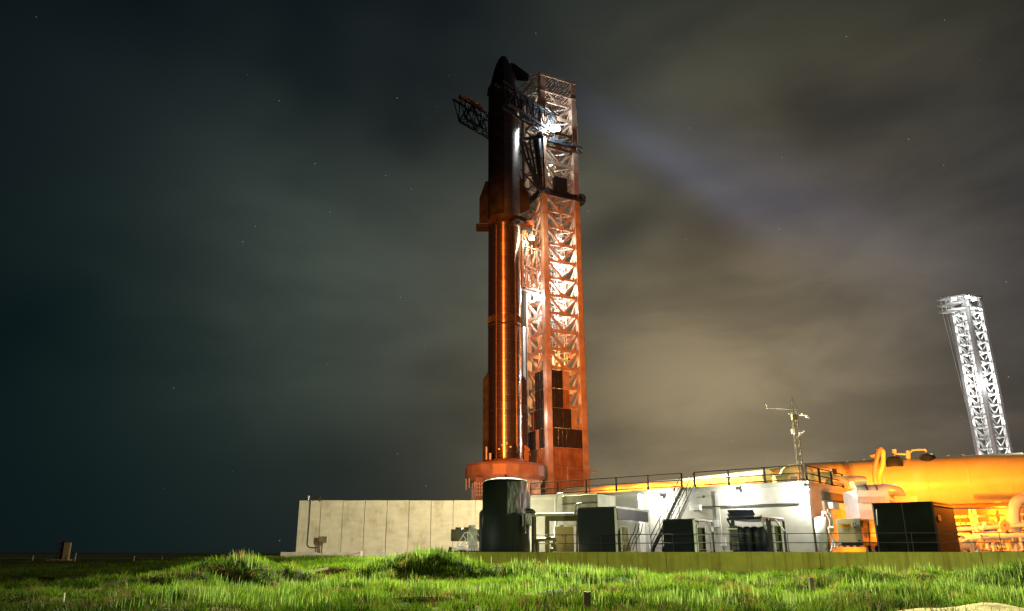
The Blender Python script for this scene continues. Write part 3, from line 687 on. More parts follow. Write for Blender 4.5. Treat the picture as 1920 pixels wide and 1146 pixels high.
p=Fc+dR*3.2+dL*3; mb=MB(); mb.tube(p+Z3*ZT,p+Z3*(ZT+5.6),.10,6); mb.bar(p+Z3*(ZT+4.9)-dR*.9,p+Z3*(ZT+4.9)+dR*.3,.08); mb.box(p+Z3*(ZT+2.6),(.9,.2,.2)); mb.build('antenna',TOWER,tw)
mb=MB(); mb.tube(C[1]+dR*.9+Z3*1,C[1]+dR*.9+Z3*(ZT-1),.16,8); mb.tube(C[1]+dR*1.35+Z3*1,C[1]+dR*1.35+Z3*(ZT-8),.10,8)
for k in range(26): mb.box(C[1]+dR*1.0+Z3*(4+k*5.2),(.9,.25,.25),(dR,dL,Z3))
mb.build('conduit',LIGHTST,tw)
# sheave machinery under the crown
for k in range(6):
    a=Fc+dR*(2+k*1.35)+dL*1.5+Z3*(ZT-4.3+.4*(k%2)); mb=MB(); ax=Matrix.Rotation(R(90),4,'X'); mb.tube(a-dL*.15,a+dL*.15,.75,16); mb.tube(a-dL*.5,a+dL*.5,.15,8); mb.build('sheave',DARKST if k%2 else LIGHTST,tw)
# cladding
def clad(u0,u1,z0,z1,face,m,name='cladding_panel',out=.55):
    a=Fc; d=dR if face=='R' else dL; nn=Vector((d.y,-d.x,0)) if face=='R' else Vector((-d.y,d.x,0))
    mb=MB(); w=(u1-u0)*S; n=max(2,int(w/.62)); 
    for i in range(n):
        x0=u0*S+w*i/n; x1=u0*S+w*(i+1)/n
        gap=.05 if random.random()<.16 else -.01; dep=.10 if i%2 else 0
        zz=z0
        p0=a+d*x0+nn*(out+dep); p1=a+d*(x1-gap)+nn*(out+dep)
        pts=[p0,p1,p1+nn*.06,p0+nn*.06]
        mb.prism([(q.x,q.y) for q in pts],z0,z1)
    mb.bar(a+d*u0*S+nn*(out-.1)+Z3*(z1-.15),a+d*u1*S+nn*(out-.1)+Z3*(z1-.15),.16,.2); mb.bar(a+d*u0*S+nn*(out-.1)+Z3*(z0+.15),a+d*u1*S+nn*(out-.1)+Z3*(z0+.15),.16,.2)
    return mb.build(name,m,tw)
Zr=[47.2,42.05,36.8,31.4,26.3]
for r_ in (0,1):
    clad(.09,.40,Zr[r_+1]+.06,Zr[r_]-.06,'R',BLACKP); clad(.41,.60,Zr[r_+1]+.06,Zr[r_]-.06,'R',RUST if r_ else TOWER,out=.35); clad(.1,.55,Zr[r_+1]+.06,Zr[r_]-.06,'L',BLACKP)
clad(.09,.62,Zr[3]+.06,Zr[2]-.06,'R',BLACKP); clad(.63,.80,Zr[3]+.06,Zr[2]-.06,'R',TOWER,out=.35); clad(.1,.60,Zr[3]+.06,Zr[2]-.06,'L',BLACKP); clad(.61,.8,Zr[3]+.06,Zr[2]-.06,'L',RUST,out=.35)
clad(.07,.93,Zr[4]+.06,Zr[3]-.06,'R',BLACKP); clad(.1,.36,Zr[4]+.06,Zr[3]-.06,'L',BLACKP); clad(.38,.55,Zr[4],Zr[3]-.06,'L',TOWER,out=.35); clad(.57,.93,Zr[4],Zr[3]-.06,'L',BLACKP)
zz=26.3
for k in range(5):
    clad(.07,.93,zz-5.2,zz-.06,'R',RUST); clad(.07,.93,zz-5.2,zz-.06,'L',RUST); zz-=5.22
# lifting carriage and arms
ZA=126.0; ad=Vector((.655,.755,0)); an=Vector((.755,-.655,0))
def lift_arm(T,Ln,side):
    """open box truss: T tip point of the rocket-side top chord; side = direction away from the rocket"""
    wd=2.4; dp=6.0; T=Vector((T[0],T[1],ZA)); o_=side*wd
    ch=[]
    mb=MB(); mb.bar(T,T+ad*Ln,.55,.6); arm=mb.build('lifting_arm',DARKST,tw)
    ROOT[arm.name]=ROOT[tw.name]
    for p,q in ((T+o_,T+o_+ad*Ln),(T+ad*2.6-Z3*dp,T+ad*Ln-Z3*dp),(T+o_+ad*2.6-Z3*dp,T+o_+ad*Ln-Z3*dp)):
        mb=MB(); mb.bar(p,q,.5,.55); mb.build('chord',DARKST,arm)
    mb=MB(); nb=8
    for j in range(nb+1):
        s0=2.6+(Ln-2.6)*j/nb
        for o2 in (Vector((0,0,0)),o_):
            mb.bar(T+o2+ad*s0,T+o2+ad*s0-Z3*dp,.34)
            if j<nb:
                s1=2.6+(Ln-2.6)*(j+1)/nb; 
                if j%2: mb.bar(T+o2+ad*s0,T+o2+ad*s1-Z3*dp,.36)
                else: mb.bar(T+o2+ad*s1,T+o2+ad*s0-Z3*dp,.36)
        mb.bar(T+ad*s0,T+o_+ad*s0,.18); mb.bar(T+ad*s0-Z3*dp,T+o_+ad*s0-Z3*dp,.18)
        if j<nb: mb.bar(T+ad*s0,T+o_+ad*(2.6+(Ln-2.6)*(j+1)/nb),.15); mb.bar(T+o_+ad*s0-Z3*dp,T+ad*(2.6+(Ln-2.6)*(j+1)/nb)-Z3*dp,.15)
    for o2 in (Vector((0,0,0)),o_): mb.bar(T+o2,T+o2+ad*2.6-Z3*dp,.24)
    mb.build('truss_web',DARKST,arm)
    mb=MB(); mb.bar(T-side*.35+ad*.2+Z3*.35,T-side*.35+ad*9.5+Z3*.35,.7,.55); mb.build('landing_rail',mat('rail_orange',(0.45,0.24,0.13),.45,metal=.2,scale=1),arm)
    mb=MB(); mb.bar(T-side*.3+ad*4+Z3*.85,T-side*.3+ad*8.4+Z3*.85,.9,.5); mb.build('bumper',WHITEP,arm)
    return arm
T1=W(930,158,ZA/ (W(930,158,1).z)); T2=W(861,181,ZA/(W(861,181,1).z))
lift_arm((T1.x,T1.y),25,an); lift_arm((T2.x,T2.y),30,-an)
mb=MB(); Fz=Fc+Vector((-.9,-.9,0)); zlow=101.8; zmid=118.5
tops=[W(974,262,206),W(984,266,202),W(992,262,203),W(1000,258,203),W(1008,258,203),W(1017,256,203)]
bots=[W(1006,352,203.2),W(1008,354,203),W(1010,355,203),W(1014,356,203),W(1017,356,203),W(1021,356,203)]
for a,b in zip(tops,bots): mb.bar(a,b,.5,.6)
mb.bar(W(976,318,204),W(1006,352,203.4),.35); mb.bar(tops[0],tops[-1],.5,.8); mb.bar(W(982,300,203),W(1021,296,203.2),.3); mb.bar(W(990,330,203),W(1020,328,203.2),.3)
mb.bar(bots[0],bots[-1],.8,1.0); mb.build('carriage',DARKST,tw)
mb=MB(); a=Fc+Vector((-1.1,-1.0,0)); 
mb.plate([a+Z3*118.8-dR*.6-dL*0,a+dR*1.6+Z3*118.8,a+dR*1.3+Z3*103,a-dR*.0+Z3*103],.3,Vector((dR.y,-dR.x,0)))
mb.plate([W(1002,262,204),W(1011,262,204),W(1013,350,204.2),W(1009,350,204.2)],.3,(0,-1,0)); mb.build('carriage_plate',DARKST,tw)
# drawworks box at the cable ring, gantry of dark cables around the tower
zc1=zat(362,206)
mb=MB(); q=Fc+dR*3.6-dL*.9; 
for j in range(7): mb.box(q+dR*(j*.62-.4)+Z3*(zc1+2.6),(.5,1.4,4.6+.4*(j%2)),(dR,dL,Z3))
mb.box(q+dR*1.5+Z3*(zc1+.2),(5.4,1.8,.5),(dR,dL,Z3)); mb.build('winch_cabinet',BLACKP,tw)
mb=MB()
for k in range(18):
    o=random.uniform(.7,1.9); dz=random.uniform(-1.2,1.0); pts=[]
    path=[C[3]-dR*o,Fc-dR*o-dL*o,C[1]+dR*(o+.6)-dL*o,C[1]+dR*(o+.8)+dL*2]
    for i in range(3):
        for j in range(8):
            u=j/8; p=path[i].lerp(path[i+1],u); pts.append(p+Z3*(zc1-.1+dz-.5*math.sin(math.pi*u)*random.uniform(.6,1.1))+Vector((random.uniform(-.12,.12),random.uniform(-.12,.12),0)))
    mb.path(pts,.15,6)
mb.build('cable_bundle',CABLE,tw)
def coil(px,py,Y,r,n,th):
    mb=MB(); c=W(px,py,Y)
    for k in range(n):
        rr=r*random.uniform(.75,1.1); tl=random.uniform(-.5,.5); pts=[c+Vector((rr*.8*math.cos(a),tl*math.sin(a),rr*math.sin(a)-.3*k/n)) for a in np.linspace(0,2*math.pi,17)]; mb.path(pts,th,5)
    return mb.build('cable_coil',CABLE,tw)
coil(1090,371,207,1.5,6,.09); coil(1087,281,207,1.2,4,.09)
mb=MB(); zc2=zat(268,206); mb.bar(Fc+dR*1.2-dL*.9+Z3*zc2,C[1]+dR*.4-dL*.9+Z3*zc2,1.2,.6)
for j in range(8): mb.box(Fc+dR*(2+j)-dL*1.0+Z3*(zc2+.5+.3*(j%3)),(.7,.9,.9),(dR,dL,Z3))
mb.bar(C[1]-dR*.5-dL*1+Z3*zc2,C[1]+dR*2-dL*1+Z3*(zc2-1.2),.25); mb.build('winch_platform',DARKST,tw)
mb=MB(); 
for a,b in (((1000,176),(990,188)),((1003,150),(994,176))): mb.bar(W(*a,206),W(*b,207),.25)
mb.build('gallery_brace',LIGHTST,tw)
# service arm reaching the rocket
mb=MB(); A0=Vector((RX+5.1,203,0)); A1=Fc+dL*2.5; z_=[70,76,82,88]
for z in z_:
    for o in (-1.6,1.6): mb.bar(A0+Vector((0,o,z)),A1+Vector((0,o,z)),.32)
for o in (-1.6,1.6):
    for i in range(3):
        for j in range(4):
            p=(A0.lerp(A1,j/4)); q=A0.lerp(A1,(j+1)/4); mb.bar(p+Vector((0,o,z_[i])),q+Vector((0,o,z_[i+1])) if (i+j)%2 else q+Vector((0,o,z_[i])),.2); mb.bar(p+Vector((0,o,z_[i])),p+Vector((0,o,z_[i+1])),.22)
            if (i+j)%2==0: mb.bar(p+Vector((0,o,z_[i+1])),q+Vector((0,o,z_[i])),.2)
qd=mb.build('service_arm',TOWER,tw)
ROOT[qd.name]=ROOT[tw.name]
for k in range(8):
    a=A0.lerp(A1,random.random())+Vector((0,random.uniform(-1.5,1),0)); z=random.uniform(71,86); mb=MB()
    mb.path([a+Z3*z,a+Vector((random.uniform(-.8,.8),0,z+2.5)),a+Vector((random.uniform(-1,1),.3,z+random.uniform(3,5)))],random.uniform(.1,.25),6,bend=.5); mb.build('hose',random.choice([LIGHTST,CABLE,WHITEP]),qd)
mb=MB(); mb.box(A0+Vector((1.6,0,89.0)),(3.6,3.0,1.6)); mb.box(A0+Vector((.4,-1.8,86)),(1.2,.8,1.6)); mb.bar(A0+Vector((-.6,0,92)),A0+Vector((2.4,0,89)),.3); mb.bar(A0+Vector((0,-1,79)),A0+Vector((-.1,-1,71)),.7,.5); mb.build('umbilical_hood',RUST,qd)
mb=MB(); mb.bar(W(982,540,206),W(992,549,208),.8,.8); mb.bar(W(980,515,205),W(993,560,209),.3); mb.build('brace',DARKST,qd)
# pale vertical panels behind the service arm
mb=MB(); 
for u,v,z0q,z1q in ((.02,.9,75,101),(.0,.72,40,62)):
    mb.bar(C[3]-dR*1.1+dL*.1+Z3*z0q,C[3]-dR*1.1+dL*.1+Z3*z1q,.7,.5)
mb.build('cable_ladder',WHITEP,tw)

# distant tower
xF=W(1838,699,366)
t2,C2,dR2,dL2,CT2=make_tower('far white lit lattice tower leaning in view above the orange tank',(xF.x,366.0),R(18.4),9.3,122.0,10.6,21,5.2,False)
mb=MB(); g=C2[3]
for zc_ in (122.2,118.9,115.6):
    mb.bar(g+Z3*zc_,g-dR2*2+Vector((-5.2,0,0))+Z3*zc_,.3,.7); mb.bar(C2[0]+Z3*zc_,g+Vector((-5.0,-5,0))+Z3*zc_,.3,.7); mb.bar(g+Vector((-5.0,-5,0))+Z3*zc_,g-dR2*2+Vector((-5.2,0,0))+Z3*zc_,.3,.7)
    for j in range(6): mb.bar(g.lerp(C2[0],j/6)+Z3*zc_,g+Vector((-5.1,-4.0*j/6,0))+Z3*zc_,.2,.3)
for o in ((0,0),(-5.1,-4.6),(-5.1,-1)): mb.bar(g+Vector((*o,114.5)),g+Vector((*o,124)),.3)
mb.build('gallery',LIGHTST,t2)
mb=MB(); 
for o in (4.5,6.5): mb.tube(g+Vector((-o,-3,115)),g+Vector((-o*.35+1.5,-3,30)),.05,5)
mb.build('hanging_cable',LIGHTST,t2)
mb=MB(); mb.plate([C2[3]+Z3*28+Vector((1,-1,0)),C2[3].lerp(C2[0],.5)+Z3*28-Vector((0,.8,0)),C2[3].lerp(C2[0],.5)+Z3*33.5-Vector((0,.8,0)),C2[3]+Z3*33.5+Vector((1,-1,0))],.2,(0,-1,0)); mb.build('cladding_panel',WHITEP,t2)

# ------------------------------------------------------------------ floodlights (fixtures with their own light)
def flood(label,p,aim,power,color,lens,size=.5,rad=.25,off=None,group=None):
    p=Vector(p); aim=Vector(aim); d=(aim-p).normalized(); t=thing('floodlight',label,'floodlight',p,group)
    X=d.cross(Z3).normalized(); Y=X.cross(d)
    mb=MB(); mb.box(p,(size,size*.4,size*.7),(X,d,Y)); mb.box(p-d*size*.28,(size*.6,size*.2,size*.45),(X,d,Y)); mb.build('housing',BLACK,t,bevel=.01)
    mb=MB(); mb.box(p+d*size*.215,(size*.88,.02,size*.58),(X,d,Y)); mb.build('lens',lens,t)
    mb=MB(); mb.bar(p-X*size*.55-Y*size*.3,p-X*size*.55+Y*size*.5,.04); mb.bar(p+X*size*.55-Y*size*.3,p+X*size*.55+Y*size*.5,.04); mb.bar(p-X*size*.57+Y*size*.5,p+X*size*.57+Y*size*.5,.04); mb.build('bracket',RAIL,t)
    if power:
        light('POINT',p+(off or d*(size*.4+.05)),color,power,rad,name='floodlight_light')
    return t
cp=(0,0,0)
p=W(1043,241,204.5); flood('brilliant white floodlight high on the orange tower below its crown',p,(6,150,60),1.1e4,WHITE,LAMPW,2.4,.6,off=Vector((-.5,-1.6,.2)))
p=W(997,447,201.5); flood('warm glaring floodlight between the rocket and tower at service arm height',p,(2,150,50),5.5e3,WARM,LAMPY,1.6,.4,off=Vector((0,-1.5,0)))
p=W(1009,559,209); flood('white floodlight inside the left face of the orange tower at mid height',p,(0,150,40),1.4e4,WHITE,LAMPW,1.7,.4,off=Vector((-1.2,-1.0,0)))
p=W(968,268,194.5); 
# lights added to edge the booster in silver, then lamps inside the tower
for z in (27,45,63): light('POINT',(11.6,201.8,z),(0.95,0.97,0.92),0.7e3,.3,name='booster_edge_fill')
light('POINT',(12.4,203.0,34),(0.95,0.97,0.92),0.9e3,.5,name='booster_edge_fill')
for z,pw in ((65,2e3),(72,5.5e3),(80,5.5e3),(88,.8e3)):
    light('POINT',CTR+dR*1.5-dL*2.6+Z3*z,(1.0,.97,.88),pw,.5,name='tower_interior_lamp')
light('POINT',CTR-dL*2.5+Z3*(ZT-12),WHITE,2.6e3,.5,name='tower_crown_lamp')
light('POINT',CTR-dL*1+Z3*112,(1,.9,.7),1e3,.5,name='tower_interior_lamp')
for z in (30,42,52): light('POINT',CTR+Z3*z,(1,.5,.16),2.5e3,.5,name='tower_interior_lamp')
light('POINT',CTR+Z3*10,(1,.93,.8),5e3,.5,name='tower_interior_lamp')
for i,(px,py,lb) in enumerate(((1789,560,'leftmost white floodlight on the top rim of the far lattice tower'),(1814,556,'white floodlight at the front corner top of the far lattice tower'),(1826,561,'rightmost white floodlight on the top rim of the far lattice tower'),(1846,714,'white floodlight halfway up the front leg of the far lattice tower'))):
    p=W(px,py,364); flood(lb,p,(180,300,60),0,WHITE,LAMPW,2.0)
for z,pw in ((116,1.0e4),(106,3.5e3),(94,3e3),(82,1.3e4),(73,9e3),(60,3e3),(45,3e3)):
    light('POINT',CT2-dL2*2-dR2*1+Z3*z,WHITE,pw,.6,name='tower_interior_lamp')
light('POINT',W(1800,800,310),(1,.85,.80),1.6e5,.6,name='far_tower_light'); light('POINT',W(1846,714,361),WHITE,6e3,.6,name='far_tower_light'); light('POINT',W(1812,565,358),WHITE,6e3,.6,name='far_tower_light')  # first light is added in front, unseen, to brighten the legs

# ------------------------------------------------------------------ black tank and left wall
TX,TY=W(949,1036,57).x,57.0; tr_=W(993.5,1000,57).x-TX
zt_=zat(899,TY-tr_)
wt=thing('water_tank','squat black coated tank with domed top in front of the launch mount','tank',(TX,TY,0))
mb=MB(); pr=[(tr_-.02,-.05),(tr_,.1)]+[(tr_+.012*math.sin(k*2.1),.1+(zt_-.35)*k/12) for k in range(1,13)]+[(tr_*.97,zt_-.08),(tr_*.9,zt_+.05),(tr_*.6,zt_+.16),(tr_*.3,zt_+.20),(.01,zt_+.22)]
mb.lathe(pr,(TX,TY,0),64); mb.build('shell',BLACKR,wt)
def shellpatch(a0,a1,z0,z1,r,m,name,amp=.03):
    mb=MB(); n,mz=40,30; vs=[]
    for j in range(mz+1):
        for i in range(n+1):
            a=a0+(a1-a0)*i/n; z=z0+(z1-z0)*j/mz
            if j==0: z+=.12*math.sin(a*9)
            rr=r+amp*(math.sin(a*31+z*2.2+1.5*math.sin(z*3))*.5+math.sin(a*17-z*3.1)*.5); vs.append((TX+rr*math.cos(a),TY+rr*math.sin(a),z))
    mb.add(vs,[(j*(n+1)+i,j*(n+1)+i+1,(j+1)*(n+1)+i+1,(j+1)*(n+1)+i) for j in range(mz) for i in range(n)],True); return mb.build(name,m,wt,solid=.03)
shellpatch(-1.55,.15,zat(964,TY-1.6),zt_-.1,tr_+.05,WRAP,'insulation_wrap'); shellpatch(-.9,.25,zat(984,TY-1.2),zat(960,TY-1.2),tr_+.10,mat('silver_grey_wrap',(.22,.23,.23),.35,vary=.4,scale=5,bump=1,bscale=7),'insulation_wrap')
mb=MB(); mb.tube((TX,TY,zt_+.15),(TX,TY,zt_+.5),.05,8); mb.box((TX,TY,zt_+.42),(.22,.06,.06)); mb.build('vent_fitting',BLACK,wt)
mb=MB(); mb.path([W(985,958,55.3),W(1001,958,55.3),W(1001,1038,55.3)],.17,10,bend=.3); mb.path([W(984,963,55.0),W(984,1000,55.0)],.08,8); mb.build('pipe',mat('dark_bronze_pipe',(.06,.055,.035),.4,metal=.3),label='dark elbow pipe dropping to the pad beside the black tank',cat='pipe')
mb=MB(); mb.path([W(906,958,56.5),W(901.5,962,56.5),W(901.5,1034,56.5),W(897,1038,56.5),W(848,1038,56.5),W(843.5,1034,56.5),W(845,1026,56.5)],.12,10,bend=.25); mb.build('pipe',BLACK,label='black pipe down the left side of the black tank and along the chiller skid',cat='pipe')

WY=87.0; pwid=W(41.7+930,990,WY).x; wx0=W(556.5,1000,WY).x; wz=zat(938.5,WY)
lw_=thing('precast_wall','long beige precast concrete panel wall left of the black tank','wall',(wx0+8,WY,0))
for i in range(9):
    mb=MB(); x0=wx0+i*pwid; mb.box((x0+pwid/2,WY+.15,wz/2-.2+random.uniform(-.02,.03)),(pwid-.05,.3,wz+.4)); mb.build('wall_panel',PANELC,lw_,bevel=.02)
mb=MB(); mb.box((wx0+9*pwid/2,WY+.35,wz/2-.2),(9*pwid-.3,.12,wz)); mb.build('backing_frame',CONC,lw_)
mb=MB(); q=[W(537,1048,WY-1),W(560,1036.5,WY-.2),W(840,1036.5,WY-.2),W(840,1046,WY-1.2)]
mb.hexa([Vector((wx0-.9,WY-1.4,-1.8)),Vector((-2,WY-1.4,-1.8)),Vector((-2,WY,-1.8)),Vector((wx0-.9,WY,-1.8)),Vector((wx0-.1,WY-.7,-.05)),Vector((-2,WY-.7,-.05)),Vector((-2,WY,-.05)),Vector((wx0-.1,WY,-.05))]); mb.build('footing',CONC,lw_)
jb=thing('junction_box','small metal electrical box on twin posts near the left end of beige wall','electrical box',W(604,1036,WY-.8))
a=W(598,1006,WY-1.1); b=W(611,1018,WY-1.1); mb=MB(); mb.box(((a.x+b.x)/2,WY-.95,(a.z+b.z)/2),(b.x-a.x,.35,a.z-b.z)); mb.build('cabinet',BROWNM,jb,bevel=.01)
mb=MB(); mb.box(((a.x+b.x)/2,WY-1.14,(a.z+b.z)/2),(b.x-a.x-.12,.02,a.z-b.z-.12)); mb.build('door',BROWNM,jb)
mb=MB(); 
for px in (600,604): p=W(px,1018,WY-.9); mb.tube((p.x,p.y,p.z),(p.x,p.y,-.1),.07,8)
mb.build('support',RAIL,jb)
mb=MB(); mb.path([W(582,937,WY-.08),W(580,975,WY-.08),W(576,1022,WY-.08),W(580,1027,WY-.08),W(597,1027,WY-.08)],.06,8,bend=.3); mb.build('conduit_pipe',RAIL,label='thin conduit bending down the left end of the beige panel wall',cat='conduit')
rf=thing('roof_floodlight','switched off floodlight bracket on the top left end of the beige wall','floodlight',W(596,937,WY))
mb=MB(); a=W(589,930,WY); mb.box(W(594,934,WY),(.75,.2,.45)); mb.build('housing',BLACK,rf); mb=MB(); mb.bar(W(600,930,WY-.1),W(599,942,WY-.1),.06); mb.bar(W(589,938,WY-.1),W(601,938,WY-.1),.06); mb.build('bracket',RAIL,rf)
mb=MB(); mb.tube(W(578.5,938,WY+.1),W(578.5,934.5,WY+.1),.10,8); mb.lathe([(.01,.0),(.16,.05),(.12,.25),(.01,.3)],W(578.5,934.5,WY+.1),12); mb.build('security_camera',LIGHTST,label='tiny dome camera on the top left corner of the beige wall',cat='camera')
mb=MB(); mb.bar(W(650,1042,84),W(676,1036,84),.08); mb.bar(W(650,1042,84),W(678,1044,84),.05); mb.build('steel_prop',RUST,label='rusty steel prop lying at the foot of the beige wall',cat='prop')
mb=MB(); mb.box(W(678,1040,84),(.22,.2,.7)); mb.build('marker_post',WHITEP,label='short white post at the foot of the beige wall beside the rusty prop',cat='post')

# chiller skid
CYk=58.0
ch=thing('chiller_unit','ribbed olive brown cooling unit with fan caps left of the black tank','chiller',W(868,1036,CYk))
a=W(845.5,992,CYk); b=W(903,1036,CYk); cw=b.x-a.x; mb=MB(); mb.box(((a.x+b.x)/2,CYk+.6,a.z/2+.35),(cw,1.1,a.z-.75))
for k in range(22): mb.box((a.x+cw*(k+.5)/22,CYk+.03,a.z/2+.35),(cw/22*.5,.06,a.z-.8))
mb.build('cabinet',BROWNM,ch)
for k,px in enumerate((859,875)):
    p=W(px,990,CYk); mb=MB(); mb.tube((p.x,CYk+.5,a.z-.1),(p.x,CYk+.5,a.z+.13),.22,16); mb.build('fan_cap',BROWNM,ch)
mb=MB(); p=W(887,1000,CYk); mb.box((p.x,CYk-.1,p.z-.45),(.62,.12,1.5)); mb.tube((p.x-.1,CYk+.3,a.z-.05),(p.x-.1,CYk+.3,a.z+.28),.25,16); mb.build('access_panel',WHITEP,ch)
mb=MB(); mb.box(((a.x+b.x)/2,CYk+.2,.02),(cw+.3,1.6,.16)); mb.build('skid',BLACK,ch)
for k in range(6): mb=MB(); mb.box((a.x+cw*(k+.5)/6,CYk-.4,-.20),(.12,.12,.30)); mb.build('foot',LIGHTST,ch)
pf=thing('tubular_cage','white open tube frame standing in front of the ribbed chiller','frame',W(880,1036,56.8))
mb=MB(); Yf=56.9
for pl in ([(859,1026),(857,1022),(871,999),(893,997),(900,1008),],[(868,1004),(874,1011),(864,1023)],[(878,997),(888,1011),(896,1024)],[(893,997),(882,1012),(880,1022)],[(893,1010),(899,1018),(900,1032)],[(864,1021),(897,1021)],[(877,997),(877,1020)],[(871,1020),(874,1010)]):
    mb.path([W(x_,y_,Yf) for x_,y_ in pl],.035,6)
mb.build('tube',WHITEP,pf)
pm=thing('pump_set','small white horizontal pump with valves on the chiller skid','pump',W(865,1034,56.6))
mb=MB(); mb.tube(W(858,1028,56.6),W(873,1028,56.6),.14,14); mb.build('motor',WHITEP,pm)
for px in (847,851,855,876,882,887,892,897): mb=MB(); p=W(px,1030,56.6); mb.tube(p-Z3*.12,p+Z3*random.uniform(.08,.2),.05,8); mb.tube(p+Vector((-.08,0,.03)),p+Vector((.08,0,.03)),.04,8); mb.build('valve',WHITEP,pm)

# ------------------------------------------------------------------ concrete control building
RZ=4.6
def roofpt(px,py): return W(px,py,RZ/W(px,py,1).z)
BC=roofpt(1513,902); BL=roofpt(1000,930); BR=roofpt(1625,918)
fd=(BL-BC); fd.z=0; fdn=fd.normalized(); rd=Vector((-fdn.y,fdn.x,0)); rd=rd if rd.x>0 else -rd
def facept(px,z,out=0.0):   # point on the front face at photo column px and height z
    # solve column intersection iteratively
    lo,hi=0.0,1.6
    for _ in range(40):
        mid=(lo+hi)/2; p=BC+fd*mid; dep=p.y*c_+z*s_; x=CX+F*p.x/dep
        if x>px: lo=mid
        else: hi=mid
    p=BC+fd*lo; n_=Vector((fdn.y,-fdn.x,0)); n_=n_ if n_.y<0 else -n_
    p=p+n_*out; return Vector((p.x,p.y,z))
fn=Vector((fdn.y,-fdn.x,0)); fn=fn if fn.y<0 else -fn
def rotbox(mb,c,d): return mb.box(c,d,(-fdn,-fn,Z3))
bd=thing('control_building','pale flat roofed concrete bunker lit by white wall lamps','building',(BC.x,BC.y,0))
pL=facept(1190,0); side_len=12.0
p0=Vector((BC.x,BC.y,0)); p1=pL
mb=MB(); mb.prism([(p0.x,p0.y),(p1.x,p1.y),(p1.x+rd.x*side_len,p1.y+rd.y*side_len),(p0.x+rd.x*side_len,p0.y+rd.y*side_len)],-.03,RZ-.32)
WALLB=mat('pale_board_formed_concrete',(0.35,0.34,0.29),.85,vary=.12,scale=1.1,bump=.2,bscale=7,stain=(.32,.28,.18),stain_amt=.4,stain_scale=(1.4,1.4,.3))
mb.build('wall',WALLB,bd)
mb=MB(); e=.12; a=p0+fn*e-fdn*e; b=p1+fn*e+fdn*0; c=p1+rd*side_len; d=p0+rd*(side_len)-fdn*e
mb.prism([(a.x,a.y),(b.x,b.y),(c.x,c.y),(d.x,d.y)],RZ-.32,RZ); mb.build('roof',WALLB,bd,bevel=.015)
# pilaster, wall bay left with beam lines
def fbox(px0,px1,z0,z1,out,th,m,name,parent):
    a=facept(px0,(z0+z1)/2,0); b=facept(px1,(z0+z1)/2,0); c=(a+b)/2+fn*(out+th/2); mb=MB(); mb.box(c,((a-b).length,th,z1-z0),(-fdn,-fn,Z3)); return mb.build(name,m,parent,bevel=.01)
mb=MB(); mb.tube(facept(1318,3.15,.1),facept(1500,3.15,.1),.045,8); mb.build('wall_conduit',RAIL,bd)
fbox(1345,1352,.0,4.2,.0,.1,WALLB,'pilaster',bd)
fbox(1296,1316,2.9,3.3,.0,.35,WHITEP,'vent_hood',bd); fbox(1318,1322,3.8,3.95,.0,.1,RAIL,'bracket',bd)
fbox(1340,1350,1.7,2.2,.0,.12,LIGHTST,'switch_box',bd); fbox(1352,1362,.4,1.0,.0,.12,LIGHTST,'switch_box',bd)
# right face: dark alcove board, roller door, pipes
def rface(s0,s1,z0,z1,out,th,m,name,parent=bd):
    n_=-fdn; c=p0+rd*(s0+s1)/2+n_*(out+th/2)+Z3*(z0+z1)/2; mb=MB(); mb.box(c,(s1-s0,th,z1-z0),(rd,n_,Z3)); return mb.build(name,m,parent,bevel=.01)
rface(2.4,7.5,3.5,4.05,.0,.12,mat('alcove_shade',(.10,.09,.07),.8),'alcove_dark_board'); rface(2.6,3.4,0,3.4,.0,.15,WALLB,'pilaster'); rface(3.4,8.5,2.9,3.35,.0,.5,WHITEP,'canopy')  # first box is a flat board with the alcove's shade as its colour
for s0_ in (1.0,1.5): 
    q=p0+rd*s0_-fdn*.35; mb=MB(); mb.path([q+Z3*.0,q+Z3*2.1,q+rd*.5+Z3*2.6],.09,8,bend=.3); mb.build('downpipe',WHITEP,bd)
# left lower annexe between tower pipes and building
an_=thing('annexe_building','set back beige annexe wall between black tank and olive box','building',W(1060,1036,66))
aY=64.0; xa=W(985,1000,aY).x; xb=W(1195,1000,aY-3).x; za_=zat(931,aY)
mb=MB(); mb.prism([(xa,aY+1),(xb,aY-4),(xb+3,aY+3),(xa+3,aY+9)],-.03,za_); mb.build('wall',WALLB,an_,bevel=.02)
for z in (za_-.55,za_-.85,za_-1.6,za_-2.1):
    mb=MB(); mb.bar(W(1000,1000,1)*0+Vector((xa+.2,aY+.85,z)),Vector((xa+6,aY-.42,z)),.12,.12); mb.build('cable_tray',LIGHTST,an_)
mb=MB(); mb.prism([(xa-.1,aY+.6),(xb,aY-4.4),(xb,aY-4.1),(xa-.1,aY+.95)],za_-.12,za_+.1); mb.build('parapet',WALLB,an_)
ob=thing('plant_room_box','olive box shaped plant room with one brightly lit end, raised behind the grey shelter','plant room',W(1100,965,58))
a=W(1053,930,60); b=W(1120,926,57.5); c=W(1155,927,60); z1=zat(926,57.5); z0=0
d=Vector((a.x+c.x-b.x,a.y+c.y-b.y,0))
mb=MB(); mb.prism([(a.x,a.y),(b.x,b.y),(c.x,c.y),(d.x,d.y)],1.9,z1); mb.build('cabinet',mat('olive_painted_panel',(.20,.20,.12),.6,vary=.25,scale=.8,stain=(.06,.06,.03),stain_amt=.6,stain_scale=(.8,.8,.5)),ob,bevel=.02)
mb=MB(); mb.bar(Vector((a.x,a.y-.05,z1-.62)),Vector((b.x,b.y-.05,z1-.62)),.06,.06); mb.bar(Vector((a.x,a.y-.05,2.25)),Vector((b.x,b.y-.05,2.25)),.06,.06); mb.build('seam_rail',RAIL,ob)
